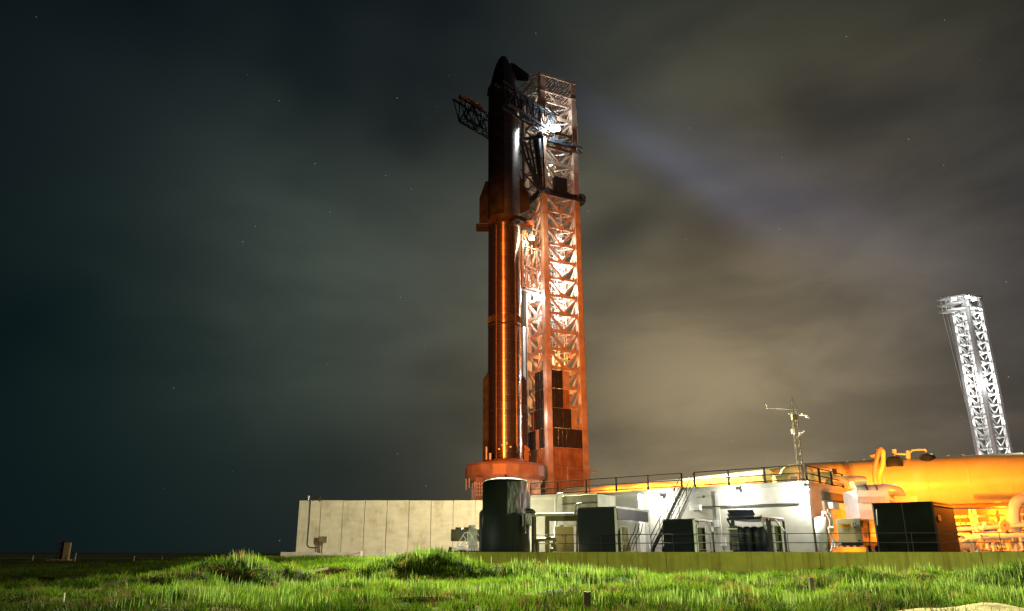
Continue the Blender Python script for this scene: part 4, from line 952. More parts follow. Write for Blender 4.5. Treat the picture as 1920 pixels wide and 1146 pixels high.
for q in ((a+b)/2,a,b): mb=MB(); mb.bar(Vector((q.x,q.y+.3,-.03)),Vector((q.x,q.y+.3,1.92)),.25); mb.build('leg',BROWNM,ob)
# small recessed block and bright wall behind (px 1155-1230)
# pipework gantry left of the grey shelter
pg=thing('pipe_gantry','dark olive steel goalpost frame carrying a pipe between black tank and grey shelter','pipe frame',W(1030,1036,55))
mb=MB(); mb.bar(W(1026,968,55),W(1026,1036,55),.30); mb.build('leg',BROWNM,pg)
mb=MB(); mb.bar(W(1082,975,55),W(1082,1036,55),.12); mb.build('leg',BROWNM,pg)
mb=MB(); mb.bar(W(1023,971.5,55),W(1084,971,55),.28,.42); mb.build('beam',BROWNM,pg)
mb=MB(); mb.path([W(995,966,54.8),W(1079,964,54.8),W(1081,946,54.8),W(1090,945,54.8)],.10,8,bend=.2); mb.build('pipe',mat('pale_pipe',(.45,.42,.30),.45),pg)
mb=MB(); mb.path([W(1042,1000,60),W(1042,935,60),W(1047,926,60),W(1056,926,60)],.09,8,bend=.2); mb.build('downpipe',WHITEP,label='pale pipe bending over the top left corner of the olive plant room',cat='pipe')
sg=thing('valve_manifold','low olive pipe manifold with two uprights near the front railing','manifold',W(1025,1036,54))
mb=MB(); mb.path([W(1008,1036,54),W(1008,1013,54),W(1040,1010,54),W(1040,1034,54)],.12,8,bend=.1); mb.build('pipe',BROWNM,sg)
for px,py in ((1036,1022),(1041,1030),(1034,1032)): mb=MB(); mb.tube(W(px-3,py,53.8),W(px+3,py,53.8),.12,10); mb.tube(W(px,py-2,53.8),W(px,py+2,53.8),.09,8); mb.build('valve',BROWNM,sg)
cb=thing('beige_cabinet','beige double door cabinet standing behind the front railing by the olive frame','cabinet',W(1060,1036,57))
a=W(1040,987,57); b=W(1075,987,57); mb=MB(); mb.box(((a.x+b.x)/2,57.4,a.z/2),(b.x-a.x,.8,a.z)); mb.build('cabinet',BEIGE,cb,bevel=.02)
for s in (-1,1):
    mb=MB(); mb.box(((a.x+b.x)/2+s*(b.x-a.x)/4,56.98,a.z/2),((b.x-a.x)/2-.04,.03,a.z-.12)); dd=mb.build('door',BEIGE,cb)
    mb=MB(); mb.box(((a.x+b.x)/2+s*.12,56.94,a.z*.62),(.05,.05,.14)); mb.build('handle',BLACK,dd)
# bright plain wall of the annexe seen behind: wall lamp positions
def wlamp(label,px,z,power,out=.45,face='F',s=0,col=(1.0,.98,.90)):
    if face=='F': p=facept(px,z,.22); o=fn
    else: p=p0+rd*s-fdn*.2+Z3*z; o=-fdn
    t=thing('wall_lamp',label,'wall lamp',p,'white wall lamps on the concrete bunker')
    mb=MB(); mb.box(p,(.34,.26,.22),(fdn,fn,Z3)); mb.build('housing',BLACK,t,bevel=.01)
    mb=MB(); mb.box(p-Z3*.125+o*.02,(.30,.22,.02),(fdn,fn,Z3)); mb.build('lens',LAMPW,t)
    light('POINT',p+o*out-Z3*.3,col,power,.12,name='wall_lamp_light')
wlamp('white wall lamp left of the steel stair on the concrete bunker',1243,3.95,640)
wlamp('white wall lamp under the roof edge right of the stair, above the canopied shelter',1386,4.15,700)
wlamp('white wall lamp at the front corner of the bunker under the weather mast',1516,4.15,1200,face='F',out=.5)
light('POINT',W(1195,945,56),(1,.98,.9),380,.15,name='wall_lamp_light')
light('POINT',p0+rd*5.2-fdn*1.5+Z3*2.6,(1,.98,.92),380,.15,name='wall_lamp_light')
light('POINT',W(1020,1000,59.5),(1,.97,.8),160,.15,name='wall_lamp_light')
light('POINT',W(1185,1000,56.5),(1,.98,.9),200,.15,name='wall_lamp_light')
light('POINT',W(868,1006,54.6),(1,.97,.88),60,.1,name='pad_fill_light')  # added light without a fixture, brightens the chiller and white tubes
light('POINT',W(890,985,62),(1,.93,.72),2200,.3,name='pad_fill_light')  # added fill for the panel wall, no fixture
light('POINT',W(1050,940,80),(1,.95,.82),1400,.3,name='pad_fill_light')
# roof railings
def roofrail(label,a,b,n): return railing(label,a,b,RZ,1.08,n,post=.13,rail=.06,levels=(1.0,.52,.12),sq=True,m=RAILD)
A0_=facept(990,RZ); 
roofrail('roof railing left of the stair gap, running over the annexe toward the launch mount',facept(995,RZ,.0),facept(1279,RZ),6)
roofrail('roof railing between the stair gap and the weather mast corner',facept(1303,RZ),facept(1507,RZ),4)
roofrail('roof railing running back along the right side of the bunker roof',p0+rd*.3+fdn*.1,p0+rd*8.6+fdn*.1,4)
mb=MB(); p=p0+rd*6.3; mb.box(p+Z3*(RZ+1.1),(.35,.3,.4)); mb.build('rail_mounted_box',BLACK,label='small dark box fixed on the roof railing at right',cat='box')
# stair
stt=thing('steel_stair','steep galvanised steel stair rising to the bunker roof gap','stair',facept(1250,0,3.5))
tA,tB=facept(1281,RZ,.1),facept(1303,RZ,.1); out_=Vector((fn.x,fn.y,0))
bA=W(1222,1036,53.6); bB=W(1243,1036,52.9); bA.z=0; bB.z=0
for a,b in ((tA,bA),(tB,bB)):
    mb=MB(); mb.bar(a,b,.10,.30); mb.build('stringer',mat('dull_galvanised',(0.16,0.16,0.15),.8,vary=.2,scale=2,spec=.1),stt)
    mb=MB(); mb.tube(a+Z3*1.0,b+Z3*1.0,.03,8); mb.tube(a+Z3*.5,b+Z3*.5,.02,8)
    for k in range(5): q=a.lerp(b,k/4); mb.tube(q,q+Z3*1.0,.025,6)
    mb.build('handrail',RAILD,stt)
for k in range(1,19):
    u=k/19; a=tA.lerp(bA,u); b=tB.lerp(bB,u); dd=(b-a).normalized(); mb=MB(); mb.bar(a+dd*.04,b-dd*.04,.24,.04,up=Z3); mb.build('tread',LIGHTST,stt)
# weather mast
wm=thing('weather_mast','slender lattice weather mast with cameras on the bunker roof corner','mast',(p0.x,p0.y+.6,RZ))
mc=Vector((W(1503,903,55.2).x,55.2,RZ)); zt2=zat(772,55.2); rr=.21
cor=[mc+Vector((rr*math.cos(a),rr*math.sin(a),0)) for a in (math.pi*1.15,math.pi*1.85,math.pi*.5)]
mb=MB()
for p in cor: mb.tube(p,p+Z3*(zt2-RZ),.028,6)
z=0; kk=0
while z<zt2-RZ-.3:
    for i in range(3):
        a,b=cor[i],cor[(i+1)%3]; mb.tube(a+Z3*z,b+Z3*(z+.3),.012,5) if kk%2 else mb.tube(b+Z3*z,a+Z3*(z+.3),.012,5); mb.tube(a+Z3*z,b+Z3*z,.012,5)
    z+=.3; kk+=1
mb.build('lattice',mat('mast_galvanised',(.16,.15,.12),.5,metal=.3),wm)
mt=mc+Z3*(zt2-RZ)
mb=MB(); mb.tube(mt,mt+Z3*(zat(742,55.2)-zt2),.025,6); q=mt+Z3*1.0; mb.tube(q,mt+Vector((-.3,0,-.1)),.012,5); mb.tube(q,mt+Vector((.45,0,0)),.012,5); mb.build('spike',RAIL,wm)
mb=MB(); a=W(1438,765,55.0); b=W(1496,768,55.0); mb.tube(a,b,.035,6); mb.tube(a,a+Z3*.2,.02,5); mb.lathe([(.02,0),(.08,.02),(.08,.05),(.02,.07)],a+Z3*.2,10); mb.build('cross_arm',LIGHTST,wm)
mb=MB(); mb.box(W(1490,783,54.9),(.42,.3,.38)); mb.build('equipment_box',BROWNM,wm,bevel=.02)
mb=MB(); mb.bar(W(1478,776,54.9),W(1500,778,54.9),.05); mb.tube(W(1500,779,54.9),W(1508,780,54.9),.03,6); mb.tube(W(1503,778,54.9),W(1514,779,54.9),.09,10); mb.tube(W(1512,782,54.9),W(1517,784,54.9),.06,8); mb.build('sensor_arm',WHITEP,wm)
mb=MB(); mb.tube(W(1499,812,54.8),W(1508,808,54.8),.08,10); mb.box(W(1500,814,54.8),(.12,.12,.2)); mb.build('camera',WHITEP,wm)
mb=MB(); mb.box(W(1487,809,54.8),(.20,.18,.34)); mb.build('camera',WHITEP,wm)

# ------------------------------------------------------------------ shelters and kit on the pad front
def shelter(label,pl,pc,pr,Yl,Yc,Yr,ytop,header,m=GREYP,glazed=False):
    C_=W(pc,1036,Yc); L_=W(pl,1036,Yl); R_=W(pr,1036,Yr); h=zat(ytop,Yc); t=thing('equipment_shelter',label,'shelter',(C_.x,C_.y,0))
    for q in (C_,L_,R_): q.z=0
    dl=(L_-C_); dr=(R_-C_); B_=C_+dl+dr; nl=Vector((dl.y,-dl.x,0)).normalized(); nl=nl if nl.y<0 else -nl
    mb=MB(); mb.plate([L_-Z3*.02,C_-Z3*.02,C_+Z3*h,L_+Z3*h],.06,-nl); mb.build('front_panel',m,t)
    mb=MB(); mb.plate([L_+dr,L_,L_+Z3*h,L_+dr+Z3*h],.05,(1,0,0)); mb.build('side_panel',m,t)
    for q in (C_,R_,B_): mb=MB(); mb.bar(q-Z3*.02,q+Z3*h,.14); mb.build('post',LIGHTST,t)
    mb=MB(); mb.bar(C_+Z3*(h+.04),R_+Z3*(h+.04),.14,.12); mb.build('top_beam',LIGHTST,t)
    mb=MB(); mb.prism([(L_.x,L_.y),(C_.x,C_.y),(R_.x,R_.y),(B_.x,B_.y)],h+.02,h+.07); mb.build('roof',m,t)
    if header: 
        nr=Vector((dr.y,-dr.x,0)).normalized(); mb=MB(); mb.plate([C_.lerp(R_,.04)+Z3*(h-header),C_.lerp(R_,.96)+Z3*(h-header),C_.lerp(R_,.96)+Z3*(h-.04),C_.lerp(R_,.04)+Z3*(h-.04)],.05,nr); mb.build('header_panel',m,t)
    else:
        for u,v in ((0,.3),(1,.7)): 
            mb=MB(); mb.bar(C_.lerp(R_,u)+Z3*(h*.62),C_.lerp(R_,v)+Z3*h,.08); mb.build('knee_brace',LIGHTST,t)
    return t,C_,L_,R_,h
shelter('largest slate grey steel shelter with open side and header, left of the stair',1085,1157,1220,53.2,51.9,57.0,952,.75)
shelter('small slate grey shelter just right of the stair, with braced open end',1246,1305,1339,52.2,50.6,54.5,974.5,0)
pc=thing('pump_skid','cream upright pump with looping hoses inside the large grey shelter','pump',W(1170,1036,54))
mb=MB(); mb.lathe([(.01,0),(.42,0),(.42,1.1),(.3,1.5),(.01,1.6)],(W(1171,1036,54.5).x,54.5,.0),16); mb.build('vessel',BEIGE,pc)
mb=MB(); p=W(1164,990,54); mb.bar(p+Z3*.1,p-Z3*1.5,.1); mb.bar(p+Z3*.1,p+Vector((.5,0,.1)),.1); mb.bar(p+Vector((.5,0,.1)),p+Vector((.5,0,-.6)),.1); mb.box(p+Vector((.25,-.1,-1.0)),(.6,.3,.12)); mb.build('frame',LIGHTST,pc)
for k in range(3):
    mb=MB(); mb.path([W(1193+k*6,982,54),W(1188+k*7,1000,53.8),W(1182+k*6,1010,53.6),W(1176+k*5,1032,53.6)],.03,6,bend=.4); mb.build('hose',BLACK,pc)
# shelf racks behind the small shelter
def rack(label,px0,px1,ytop,Y,m):
    t=thing('cabinet_rack',label,'rack',W((px0+px1)/2,1036,Y)); a=W(px0,ytop,Y); b=W(px1,ytop,Y); w=b.x-a.x
    mb=MB(); mb.box(((a.x+b.x)/2,Y+.4,a.z/2),(w,.06,a.z)); mb.build('back_panel',m,t)
    for x_ in (a.x,b.x): mb=MB(); mb.box((x_,Y+.2,a.z/2),(.07,.45,a.z)); mb.build('side',LIGHTST,t)
    for k in range(4): mb=MB(); mb.box(((a.x+b.x)/2,Y+.2,.12+k*(a.z-.16)/3),(w-.08,.4,.05)); mb.build('shelf',WHITEP,t)
rack('open white shelf rack inside the small grey shelter by the stair',1306,1322,988,53.5,BROWNM)
rack('open white shelf rack inside the right bay of the canopied shelter',1450,1464,985,52.0,BROWNM)
# canopied shelter with dark tanks
cs=thing('canopy_shelter','dark canopy on braced posts over tall dark cylinders, right of centre','shelter',W(1420,1036,50))
hC=zat(969,49.6); a=W(1368,1036,51.6); b=W(1434,1036,49.2); c=W(1475,1036,53.0)
for q in (a,b,c): q.z=0
d=a+(c-b)
mb=MB(); mb.prism([(a.x,a.y),(b.x,b.y),(c.x,c.y),(d.x,d.y)],hC-.14,hC); mb.build('canopy_roof',DARKST,cs)
for q,w in ((a.lerp(b,.17),.2),(b+Vector((.35,0,0)),.12),(c,.12),(b.lerp(c,.35),.12)): mb=MB(); mb.bar(q-Z3*.02,q+Z3*(hC-.12),w); mb.build('post',RAIL,cs)
for q,r_ in ((b.lerp(c,.12),b.lerp(c,0)),(b.lerp(c,.12),b.lerp(c,.3)),(c,b.lerp(c,.62)),(a.lerp(b,.17),a.lerp(b,.02))): mb=MB(); mb.bar(q+Z3*(hC*.64),r_+Z3*(hC-.1),.08); mb.build('knee_brace',WHITEP if q!=a.lerp(b,.17) else RAIL,cs)
mb=MB(); mb.bar(b+Z3*(hC+.03),c+Z3*(hC+.03),.12,.1); mb.build('top_beam',WHITEP,cs)
for i,px in enumerate((1389,1404,1419,1434)):
    p=W(px,1036,51.2); mb=MB(); mb.lathe([(.01,0),(.30,0),(.30,zat(993,51.2)),(.2,zat(988,51.2)),(.01,zat(987,51.2))],(p.x,51.2,.0),20)
    mb.build('gas_cylinder',GREYP,label=['leftmost dark cylinder under the canopy','second dark cylinder from the left under the canopy','third dark cylinder from the left under the canopy','rightmost dark cylinder under the canopy'][i],cat='cylinder',group='dark cylinders under the canopy')
for k in range(2):
    mb=MB(); p=W(1391,961+k*7,52.5); mb.plate([p+Vector((-.85,0,-.18)),p+Vector((.85,0,-.18)),p+Vector((.85,.35,.15)),p+Vector((-.85,.35,.15))],.04,(0,-.6,1)); mb.build('louvre',GREYP,cs)
bx=thing('control_cabinet','narrow grey control cabinet on a stand left of the canopy','cabinet',W(1374,1036,51))
mb=MB(); a=W(1366,995,50.8); mb.box(W(1376,1012,50.8)+Z3*.1,(.5,.35,1.5)); mb.build('cabinet',GREYP,bx,bevel=.01); mb=MB(); mb.box(W(1372,992,50.7),(.55,.5,.05)); mb.build('rain_hood',LIGHTST,bx)
# generator trailer
gn=thing('generator_trailer','beige towable generator with black and amber badge beside the dark container','generator',W(1600,1036,53))
a=W(1567,973,52.6); b=W(1612,973,51.8); c=W(1648,976,54.5); z1=a.z; z0=zat(1018,52.4)
d=a+(c-b)
mb=MB(); mb.prism([(a.x,a.y),(b.x,b.y),(c.x,c.y),(d.x,d.y)],z0,z1); mb.build('housing',BEIGE,gn,bevel=.03)
fx=(b-a); fx.z=0; fl=fx.length; fx.normalize(); fy=Vector((fx.y,-fx.x,0)); fy=fy if fy.y<0 else -fy
def onfront(u,z,out): q=a+fx*fl*u+fy*out; q.z=z; return q
mb=MB(); mb.box(onfront(.38,z1-.45*(z1-z0)*.62,.035),(fl*.48,.02,(z1-z0)*.17),(fx,fy,Z3)); lab=mb.build('badge_plate',YEL,gn)
zl=z1-.45*(z1-z0)*.62
for k in (0,1): mb=MB(); mb.box(onfront(.40,zl+.03-.07*k,.05),(fl*(.32-.12*k),.01,.03),(fx,fy,Z3)); mb.build('lettering_line',BLACK,gn)
mb=MB(); mb.box(onfront(.76,zl,.035),(fl*.15,.02,(z1-z0)*.19),(fx,fy,Z3)); mb.build('badge_plate',BLACK,gn)
tcu=bpy.data.curves.new('txt','FONT'); tcu.body='CAT'; tcu.align_x='CENTER'; tcu.align_y='CENTER'; tcu.size=.22; tcu.extrude=.004; tcu.offset=.006
to=bpy.data.objects.new('txt',tcu); COL.objects.link(to); dg=bpy.context.evaluated_depsgraph_get(); dg.update()
tm=bpy.data.meshes.new_from_object(to.evaluated_get(dg)); bpy.data.objects.remove(to); tm.materials.clear(); tm.materials.append(WHITEM)
lo=bpy.data.objects.new('badge_lettering',tm); COL.objects.link(lo); lo.parent=gn
q=onfront(.76,zl,.052)-ROOT[gn.name]; lo.matrix_local=Matrix.Translation(q)@Matrix(((fx.x,0,fy.x,0),(fx.y,0,fy.y,0),(0,1,0,0),(0,0,0,1)))@Matrix.Diagonal((.92,1.25,1,1))
mb=MB(); q=onfront(.88,z0+.13,.03); mb.tube(q,q+fy*.03,.06,14); mb.build('round_emblem',BLACK,gn)
sx=(c-b); sx.z=0; sl=sx.length; sx.normalize(); sy=Vector((sx.y,-sx.x,0))
for u0,u1,zz0,zz1,mm in ((.08,.28,.62,.9,GREYP),(.40,.72,.25,.9,LIGHTST),(.75,.97,.25,.9,LIGHTST)):
    q=b+sx*sl*(u0+u1)/2; q.z=z0+(z1-z0)*(zz0+zz1)/2; mb=MB(); mb.box(q+sy*.03,((u1-u0)*sl,.04,(z1-z0)*(zz1-zz0)),(sx,sy,Z3)); mb.build('vent_door',mm,gn)
mb=MB(); mb.prism([(a.x,a.y+.1),(b.x,b.y+.1),(c.x,c.y),(d.x,d.y)],.30,z0); mb.build('chassis',BLACK,gn)
for k in range(7): mb=MB(); mb.box(onfront(.08+.14*k,.34,.03),(fl*.12,.03,.09),(fx,fy,Z3)); mb.build('reflector_strip',RED if k%2 else WHITEM,gn)
for u in (.35,.7):
    q=b+sx*sl*u; q.z=.2; mb=MB(); mb.tube(q-sy*.1,q+sy*.1,.22,16); mb.build('wheel',BLACK,gn)
mb=MB(); q=onfront(0,.45,.2); mb.bar(q,q+Vector((-.5,-.3,-.2)),.1); mb.tube(q+Vector((-.3,-.2,-.4)),q+Vector((-.3,-.2,.35)),.05,8); mb.box(q+Vector((-.1,-.2,.1)),(.3,.3,.2)); mb.build('tow_hitch',WHITEP,gn)
# white vertical vessels right of the corner lamp
for i,(px,y_,Y_,r_) in enumerate(((1546,970,53.6,.42),)):
    p=W(px,1036,Y_); mb=MB(); mb.lathe([(.01,0),(r_,0),(r_,zat(y_,Y_)-.1),(r_*.7,zat(y_,Y_)),(.01,zat(y_,Y_)+.05)],(p.x,Y_,0),24); mb.build('pressure_vessel',WHITEP,label='upright cream vessel at the bunker corner below the lamp',cat='vessel')
hv=thing('valve_riser','white hoses and valve rising beside the cream vessel','valve',W(1557,1036,53))
mb=MB(); mb.path([W(1551,957,53),W(1560,968,53),W(1560,990,53)],.07,8,bend=.3); mb.path([W(1550,963,53),W(1556,975,53),W(1556,990,53)],.05,8,bend=.3); mb.path([W(1557,998,53),W(1563,1015,53),W(1558,1034,53)],.07,8,bend=.3); mb.build('hose',WHITEP,hv)
mb=MB(); mb.tube(W(1553,992,52.9),W(1562,992,52.9),.17,12); mb.box(W(1557,996,52.9),(.2,.2,.25)); mb.build('valve_body',BEIGE,hv)
# big dark container
a=W(1647,1036,49.6); b=W(1763.5,1036,47.6); c=W(1802,1036,50.8)
for q in (a,b,c): q.z=0
d=a+(c-b); hh=zat(940,47.7)
dc=thing('dark_container','large dark green grey steel container with small orange placard at right','container',(b.x,b.y,0))
mb=MB(); mb.prism([(a.x,a.y),(b.x,b.y),(c.x,c.y),(d.x,d.y)],-.02,hh); mb.build('body',mat('dark_green_container_paint',(.012,.015,.011),.8,spec=.15,vary=.25,scale=.8,stain=(.035,.028,.012),stain_amt=.4),dc,bevel=.02)
sx=(c-b).normalized(); sy=Vector((sx.y,-sx.x,0)); fx_=(b-a).normalized(); fy_=Vector((fx_.y,-fx_.x,0))
mb=MB(); mb.bar(b+sy*.02+Z3*(hh-.2),c+sy*.02+Z3*(hh-.2),.06,.06); mb.build('trim',RUST,dc)
mb=MB(); q=b+sx*(.9)+sy*.03+Z3*1.95; mb.box(q,(.55,.02,.32),(sx,sy,Z3)); mb.build('placard',mat('orange_placard',(.7,.3,.12),.5,vary=.03),dc)
for u in (.02,.5,.98): mb=MB(); q=a.lerp(b,u)+fy_*.02; mb.bar(q,q+Z3*(hh-.05),.05,.04); mb.build('seam',GREYP,dc)
mb=MB(); mb.bar(W(1643,955,48.8),W(1645,985,48.8),.04); mb.build('lock_rod',WHITEP,dc)

# rooftop duct and air handler (right of bunker)
ah=thing('air_handler','white boxy air handler on the bunker right side carrying a galvanised duct','air handler',W(1640,950,56))
a=W(1607,926,55); b=W(1674,926,54.5); 
mb=MB(); mb.box(((a.x+b.x)/2,56.2,zat(950,55)-.2),(b.x-a.x,2.2,2.6)); mb.build('casing',WHITEP,ah,bevel=.02)
for k in range(2): mb=MB(); p=W(1621+k*26,937,54.9); mb.box(p,(.95,.05,.42)); mb.build('louvre',LIGHTST,ah)
a=W(1674,928,54.6); b=W(1702,934,57.0); mb=MB(); mb.box(((a.x+b.x)/2+.3,56.6,a.z-.5),(1.6,1.8,1.0)); mb.build('side_box',BEIGE,ah)
dk=thing('air_duct','round galvanised air duct elbowing down onto the white air handler','duct',W(1650,925,56))
mb=MB(); mb.path([W(1605,922,56.5),W(1668,918,56.2),W(1684,922,56.6),W(1690,940,56.9)],.42,18,bend=.8,seg=8); mb.build('duct_run',LIGHTST,dk)
for px,py in ((1622,920),(1640,919.5),(1656,918.6)): mb=MB(); p=W(px,py,56.3); mb.tube(p-Vector((.03,0,0)),p+Vector((.03,0,0)),.44,18); mb.build('joint_ring',RAIL,dk)
mb=MB(); a=W(1610,905,57.5); mb.box(W(1610,912,57.5),(.9,.8,.7)); mb.build('roof_box',BEIGE,label='small beige box at the end of the right roof railing',cat='box')

# ------------------------------------------------------------------ tank farm (sodium lit)
TR=Vector((W(1924,900,65.3).x,65.3,0)); TL=Vector((W(1512,900,73.5).x,73.5,0)); tz=5.72; trr=2.18
tk=thing('storage_tank','huge horizontal cream tank glowing yellow orange behind the dark container','tank',((TR+TL)/2))
ax=(TR-TL).normalized(); per=Vector((-ax.y,ax.x,0)); Ln=(TR-TL).length
Mx=Matrix(((per.x,0,ax.x),(per.y,0,ax.y),(0,1,0))).to_3x3(); Mx=Matrix(((per.x,0.0,ax.x),(per.y,0.0,ax.y),(0.0,1.0,0.0)))
pr=[(.01,-.75)]+[(trr*math.sin(t),-.75*math.cos(t)) for t in np.linspace(.15,math.pi/2,8)]+[(trr,Ln*k/6) for k in range(1,7)]+[(trr*math.cos(t),Ln+.75*math.sin(t)) for t in np.linspace(.15,math.pi/2-.02,8)]+[(.01,Ln+.75)]
mb=MB(); mb.lathe(pr,(TL.x,TL.y,tz),72,axis=Mx); mb.build('shell',TANKP,tk)
for u in (.12,.45,.86):
    p=TL.lerp(TR,u); mb=MB(); mb.box(p+Z3*((tz-trr)/2+.5),(.5,2.6,tz-trr+1.0),(ax,per,Z3)); mb.build('saddle',WHITEP,tk)
for u in (.22,.40,.58,.76,.93):
    p=TL.lerp(TR,u); mb=MB(); mb.lathe([(trr,-.03),(trr+.02,-.02),(trr+.02,.02),(trr,.03)],(p.x,p.y,tz),72,axis=Mx); mb.build('weld_band',TANKP,tk)
for k in range(11):
    p=TL.lerp(TR,.30+.065*k); mb=MB(); mb.box((p.x-per.x*.25,p.y-per.y*.25,tz+trr+.02),(.22,.12,.10),(ax,per,Z3)); mb.build('lifting_lug',WHITEP,tk)
def ontop(u): p=TL.lerp(TR,u); return Vector((p.x,p.y,tz+trr))
p=W(1643,862,71); mb=MB(); mb.tube(p-Z3*1.2,p+Z3*.35,.45,20); mb.lathe([(.48,.3),(.5,.35),(.5,.42),(.01,.46)],(p.x,p.y,p.z),20); mb.build('manway',TANKP,tk)
for px,py,r_ in ((1676,861,.7),(1738,856,.65)):
    Yq=68.6 if px<1700 else 68; p=W(px,py,Yq); mb=MB(); mb.lathe([(r_,-.7),(r_,0),(r_*.7,.18),(.01,.25)],p,20); mb.build('manway',DARKST,tk)
mb=MB(); mb.path([W(1677,858,68.6),W(1678,851,68.6),W(1703,852,68.4),W(1706,849,68.4),W(1710,844,68.3),W(1736,843,68.1),W(1738,855,68)],.09,8,bend=.15); mb.tube(W(1703,860,68.3),W(1703,846,68.3),.2,10); mb.box(W(1677,846,68.5),(.25,.2,.3)); mb.build('vent_piping',WHITEP,tk)
pp=thing('riser_pipe','tall twin pipe bending over the tank top behind the dark container','pipe',W(1650,930,64))
mb=MB(); mb.path([W(1642,935,62),W(1638,882,62),W(1649,840,62),W(1656,845,62),W(1656,870,62.5),W(1649,890,63),W(1652,935,63)],.17,10,bend=.35); mb.build('pipe',mat('rust_pipe',(.40,.26,.16),.5,scale=1),pp)
# platform pipes right of the container
def pline(name,label,cat,pts,r,m=WHITEP,bend=.3,n=12,group=None):
    mb=MB(); mb.path([W(*p) for p in pts],r,n,bend=bend); return mb.build(name,m,label=label,cat=cat,group=group)
pline('process_pipe','long pale horizontal pipe under the tank right of the dark container','pipe',[(1795,993,56),(1930,984,54)],.16)
pline('process_pipe','fat elbow pipe at right photo edge dropping from the tank','pipe',[(1935,935,55),(1908,937,55),(1900,955,55),(1903,990,55),(1905,1036,55)],.38,bend=1.2)
pline('process_pipe','straight beam like pipe just below the glowing tank belly','pipe',[(1785,949,62),(1930,946,60)],.16,RUST)
pline('process_pipe','thick lower pipe near the pad behind the front railing at right','pipe',[(1806,1012,53),(1860,1006,53.5),(1935,1004,53)],.26)
pline('process_pipe','pale bent pipe crossing the bright pump set at right','pipe',[(1800,1020,52),(1815,1010,52),(1822,1020,52),(1824,1036,52)],.12,bend=.4)
pv=thing('horizontal_vessel','round ended orange lit vessel low behind the front railing at right','vessel',W(1820,1036,54))
mb=MB(); a=W(1795,1021,54.2); b=W(1838,1020,53.2); mb.tube(a,b,.42,20); mb.lathe([(.42,0),(.36,.15),(.2,.24),(.01,.27)],b,20,axis=(b-a).to_track_quat('Z','Y').to_matrix()); mb.build('shell',TANKP,pv)
for u in (.2,.8): q=a.lerp(b,u); mb=MB(); mb.box((q.x,q.y,(q.z)/2-.2),(.2,.6,q.z)); mb.build('saddle',WHITEP,pv)
fh=thing('gate_valve','round pale orange disc handwheel among the pipes at right','valve',W(1884,1036,53))
mb=MB(); p=W(1884,985,53); mb.tube(p,p+Vector((0,.12,0)),.33,24); mb.tube(p,p+Vector((0,.6,0)),.07,8); mb.build('disc',BEIGE,fh); mb=MB(); mb.tube(p+Vector((0,.5,0)),Vector((p.x,p.y+.5,0)),.08,8); mb.build('stem',WHITEP,fh)
cf=thing('finned_cooler','ribbed pale cooler box among pipes at the right edge','cooler',W(1880,1036,55))
mb=MB(); a=W(1860,1002,54.5); b=W(1905,1015,54.5); mb.box(((a.x+b.x)/2,55.0,(a.z+b.z)/2),(b.x-a.x,.9,a.z-b.z)); 
for k in range(24): mb.box((a.x+(b.x-a.x)*(k+.5)/24,54.52,(a.z+b.z)/2),(.03,.06,a.z-b.z))
mb.build('fin_block',TANKP,cf)
for x_ in (a.x+.1,b.x-.1): mb=MB(); mb.bar((x_,54.8,b.z),(x_,54.8,0),.1); mb.build('leg',WHITEP,cf)
# platform steelwork under the tank
sw=thing('pipe_rack','orange lit steel rack of beams and posts under the tank at right','pipe rack',W(1860,1036,58))
for px in (1818,1826,1868,1912): mb=MB(); p=W(px,955,58); mb.bar(p,Vector((p.x,p.y,-.02)),.2 if px in(1826,1868) else .12); mb.build('post',WHITEP,sw)
for y_,Y_ in ((966,58),(979,57.8),(998,57.6),(1014,57.5)): mb=MB(); mb.bar(W(1786,y_+4,Y_+1),W(1932,y_-2,Y_-1),.14,.16); mb.build('beam',TANKP,sw)
for k in range(10): mb=MB(); px=1800+k*13+random.uniform(-3,3); y0_=random.choice((966,979,998)); mb.bar(W(px,y0_,57.6),W(px+random.choice((0,0,3,-3)),y0_+random.choice((16,20,30)),57.4),.07); mb.build('strut',random.choice([WHITEP,RUST]),sw)
mb=MB(); mb.plate([W(1788,955,62.5),W(1925,953,61),W(1927,982,61),W(1790,985,62.5)],.1,(0,1,0)); mb.build('rear_sheet',RUST,sw)
sr=thing('step_platform','small white railed step platform behind the front railing at right','platform',W(1880,1036,51))
mb=MB(); mb.box(W(1877,1034,50.6),(1.9,.6,.05)); mb.build('tread',LIGHTST,sr)
for px in (1855,1869,1901): mb=MB(); mb.bar(W(px,1035,50.4),W(px-2,1010,50.4),.05); mb.build('post',WHITEP,sr)
for y_ in (1010,1021): mb=MB(); mb.bar(W(1853,y_,50.4),W(1902,y_-1,50.4),.05); mb.build('rail',WHITEP,sr)
sm_=thing('valve_cluster','cluster of small valves and stub pipes among the pipework at right','valves',W(1850,1036,53.6))
for k in range(26):
    px=random.uniform(1800,1925); py=random.uniform(995,1034); Yq=random.uniform(52.5,56); p=W(px,py,Yq); mb=MB(); r_=random.uniform(.05,.13)
    d=random.choice([Vector((0,0,1)),Vector((1,0,0)),Vector((.6,0,.8))]); mb.tube(p,p+d*random.uniform(.3,.9),r_,8); mb.tube(p,p+d*.06,r_*1.7,10); mb.build('valve',random.choice([WHITEP,TANKP,BEIGE,RUST]),sm_)
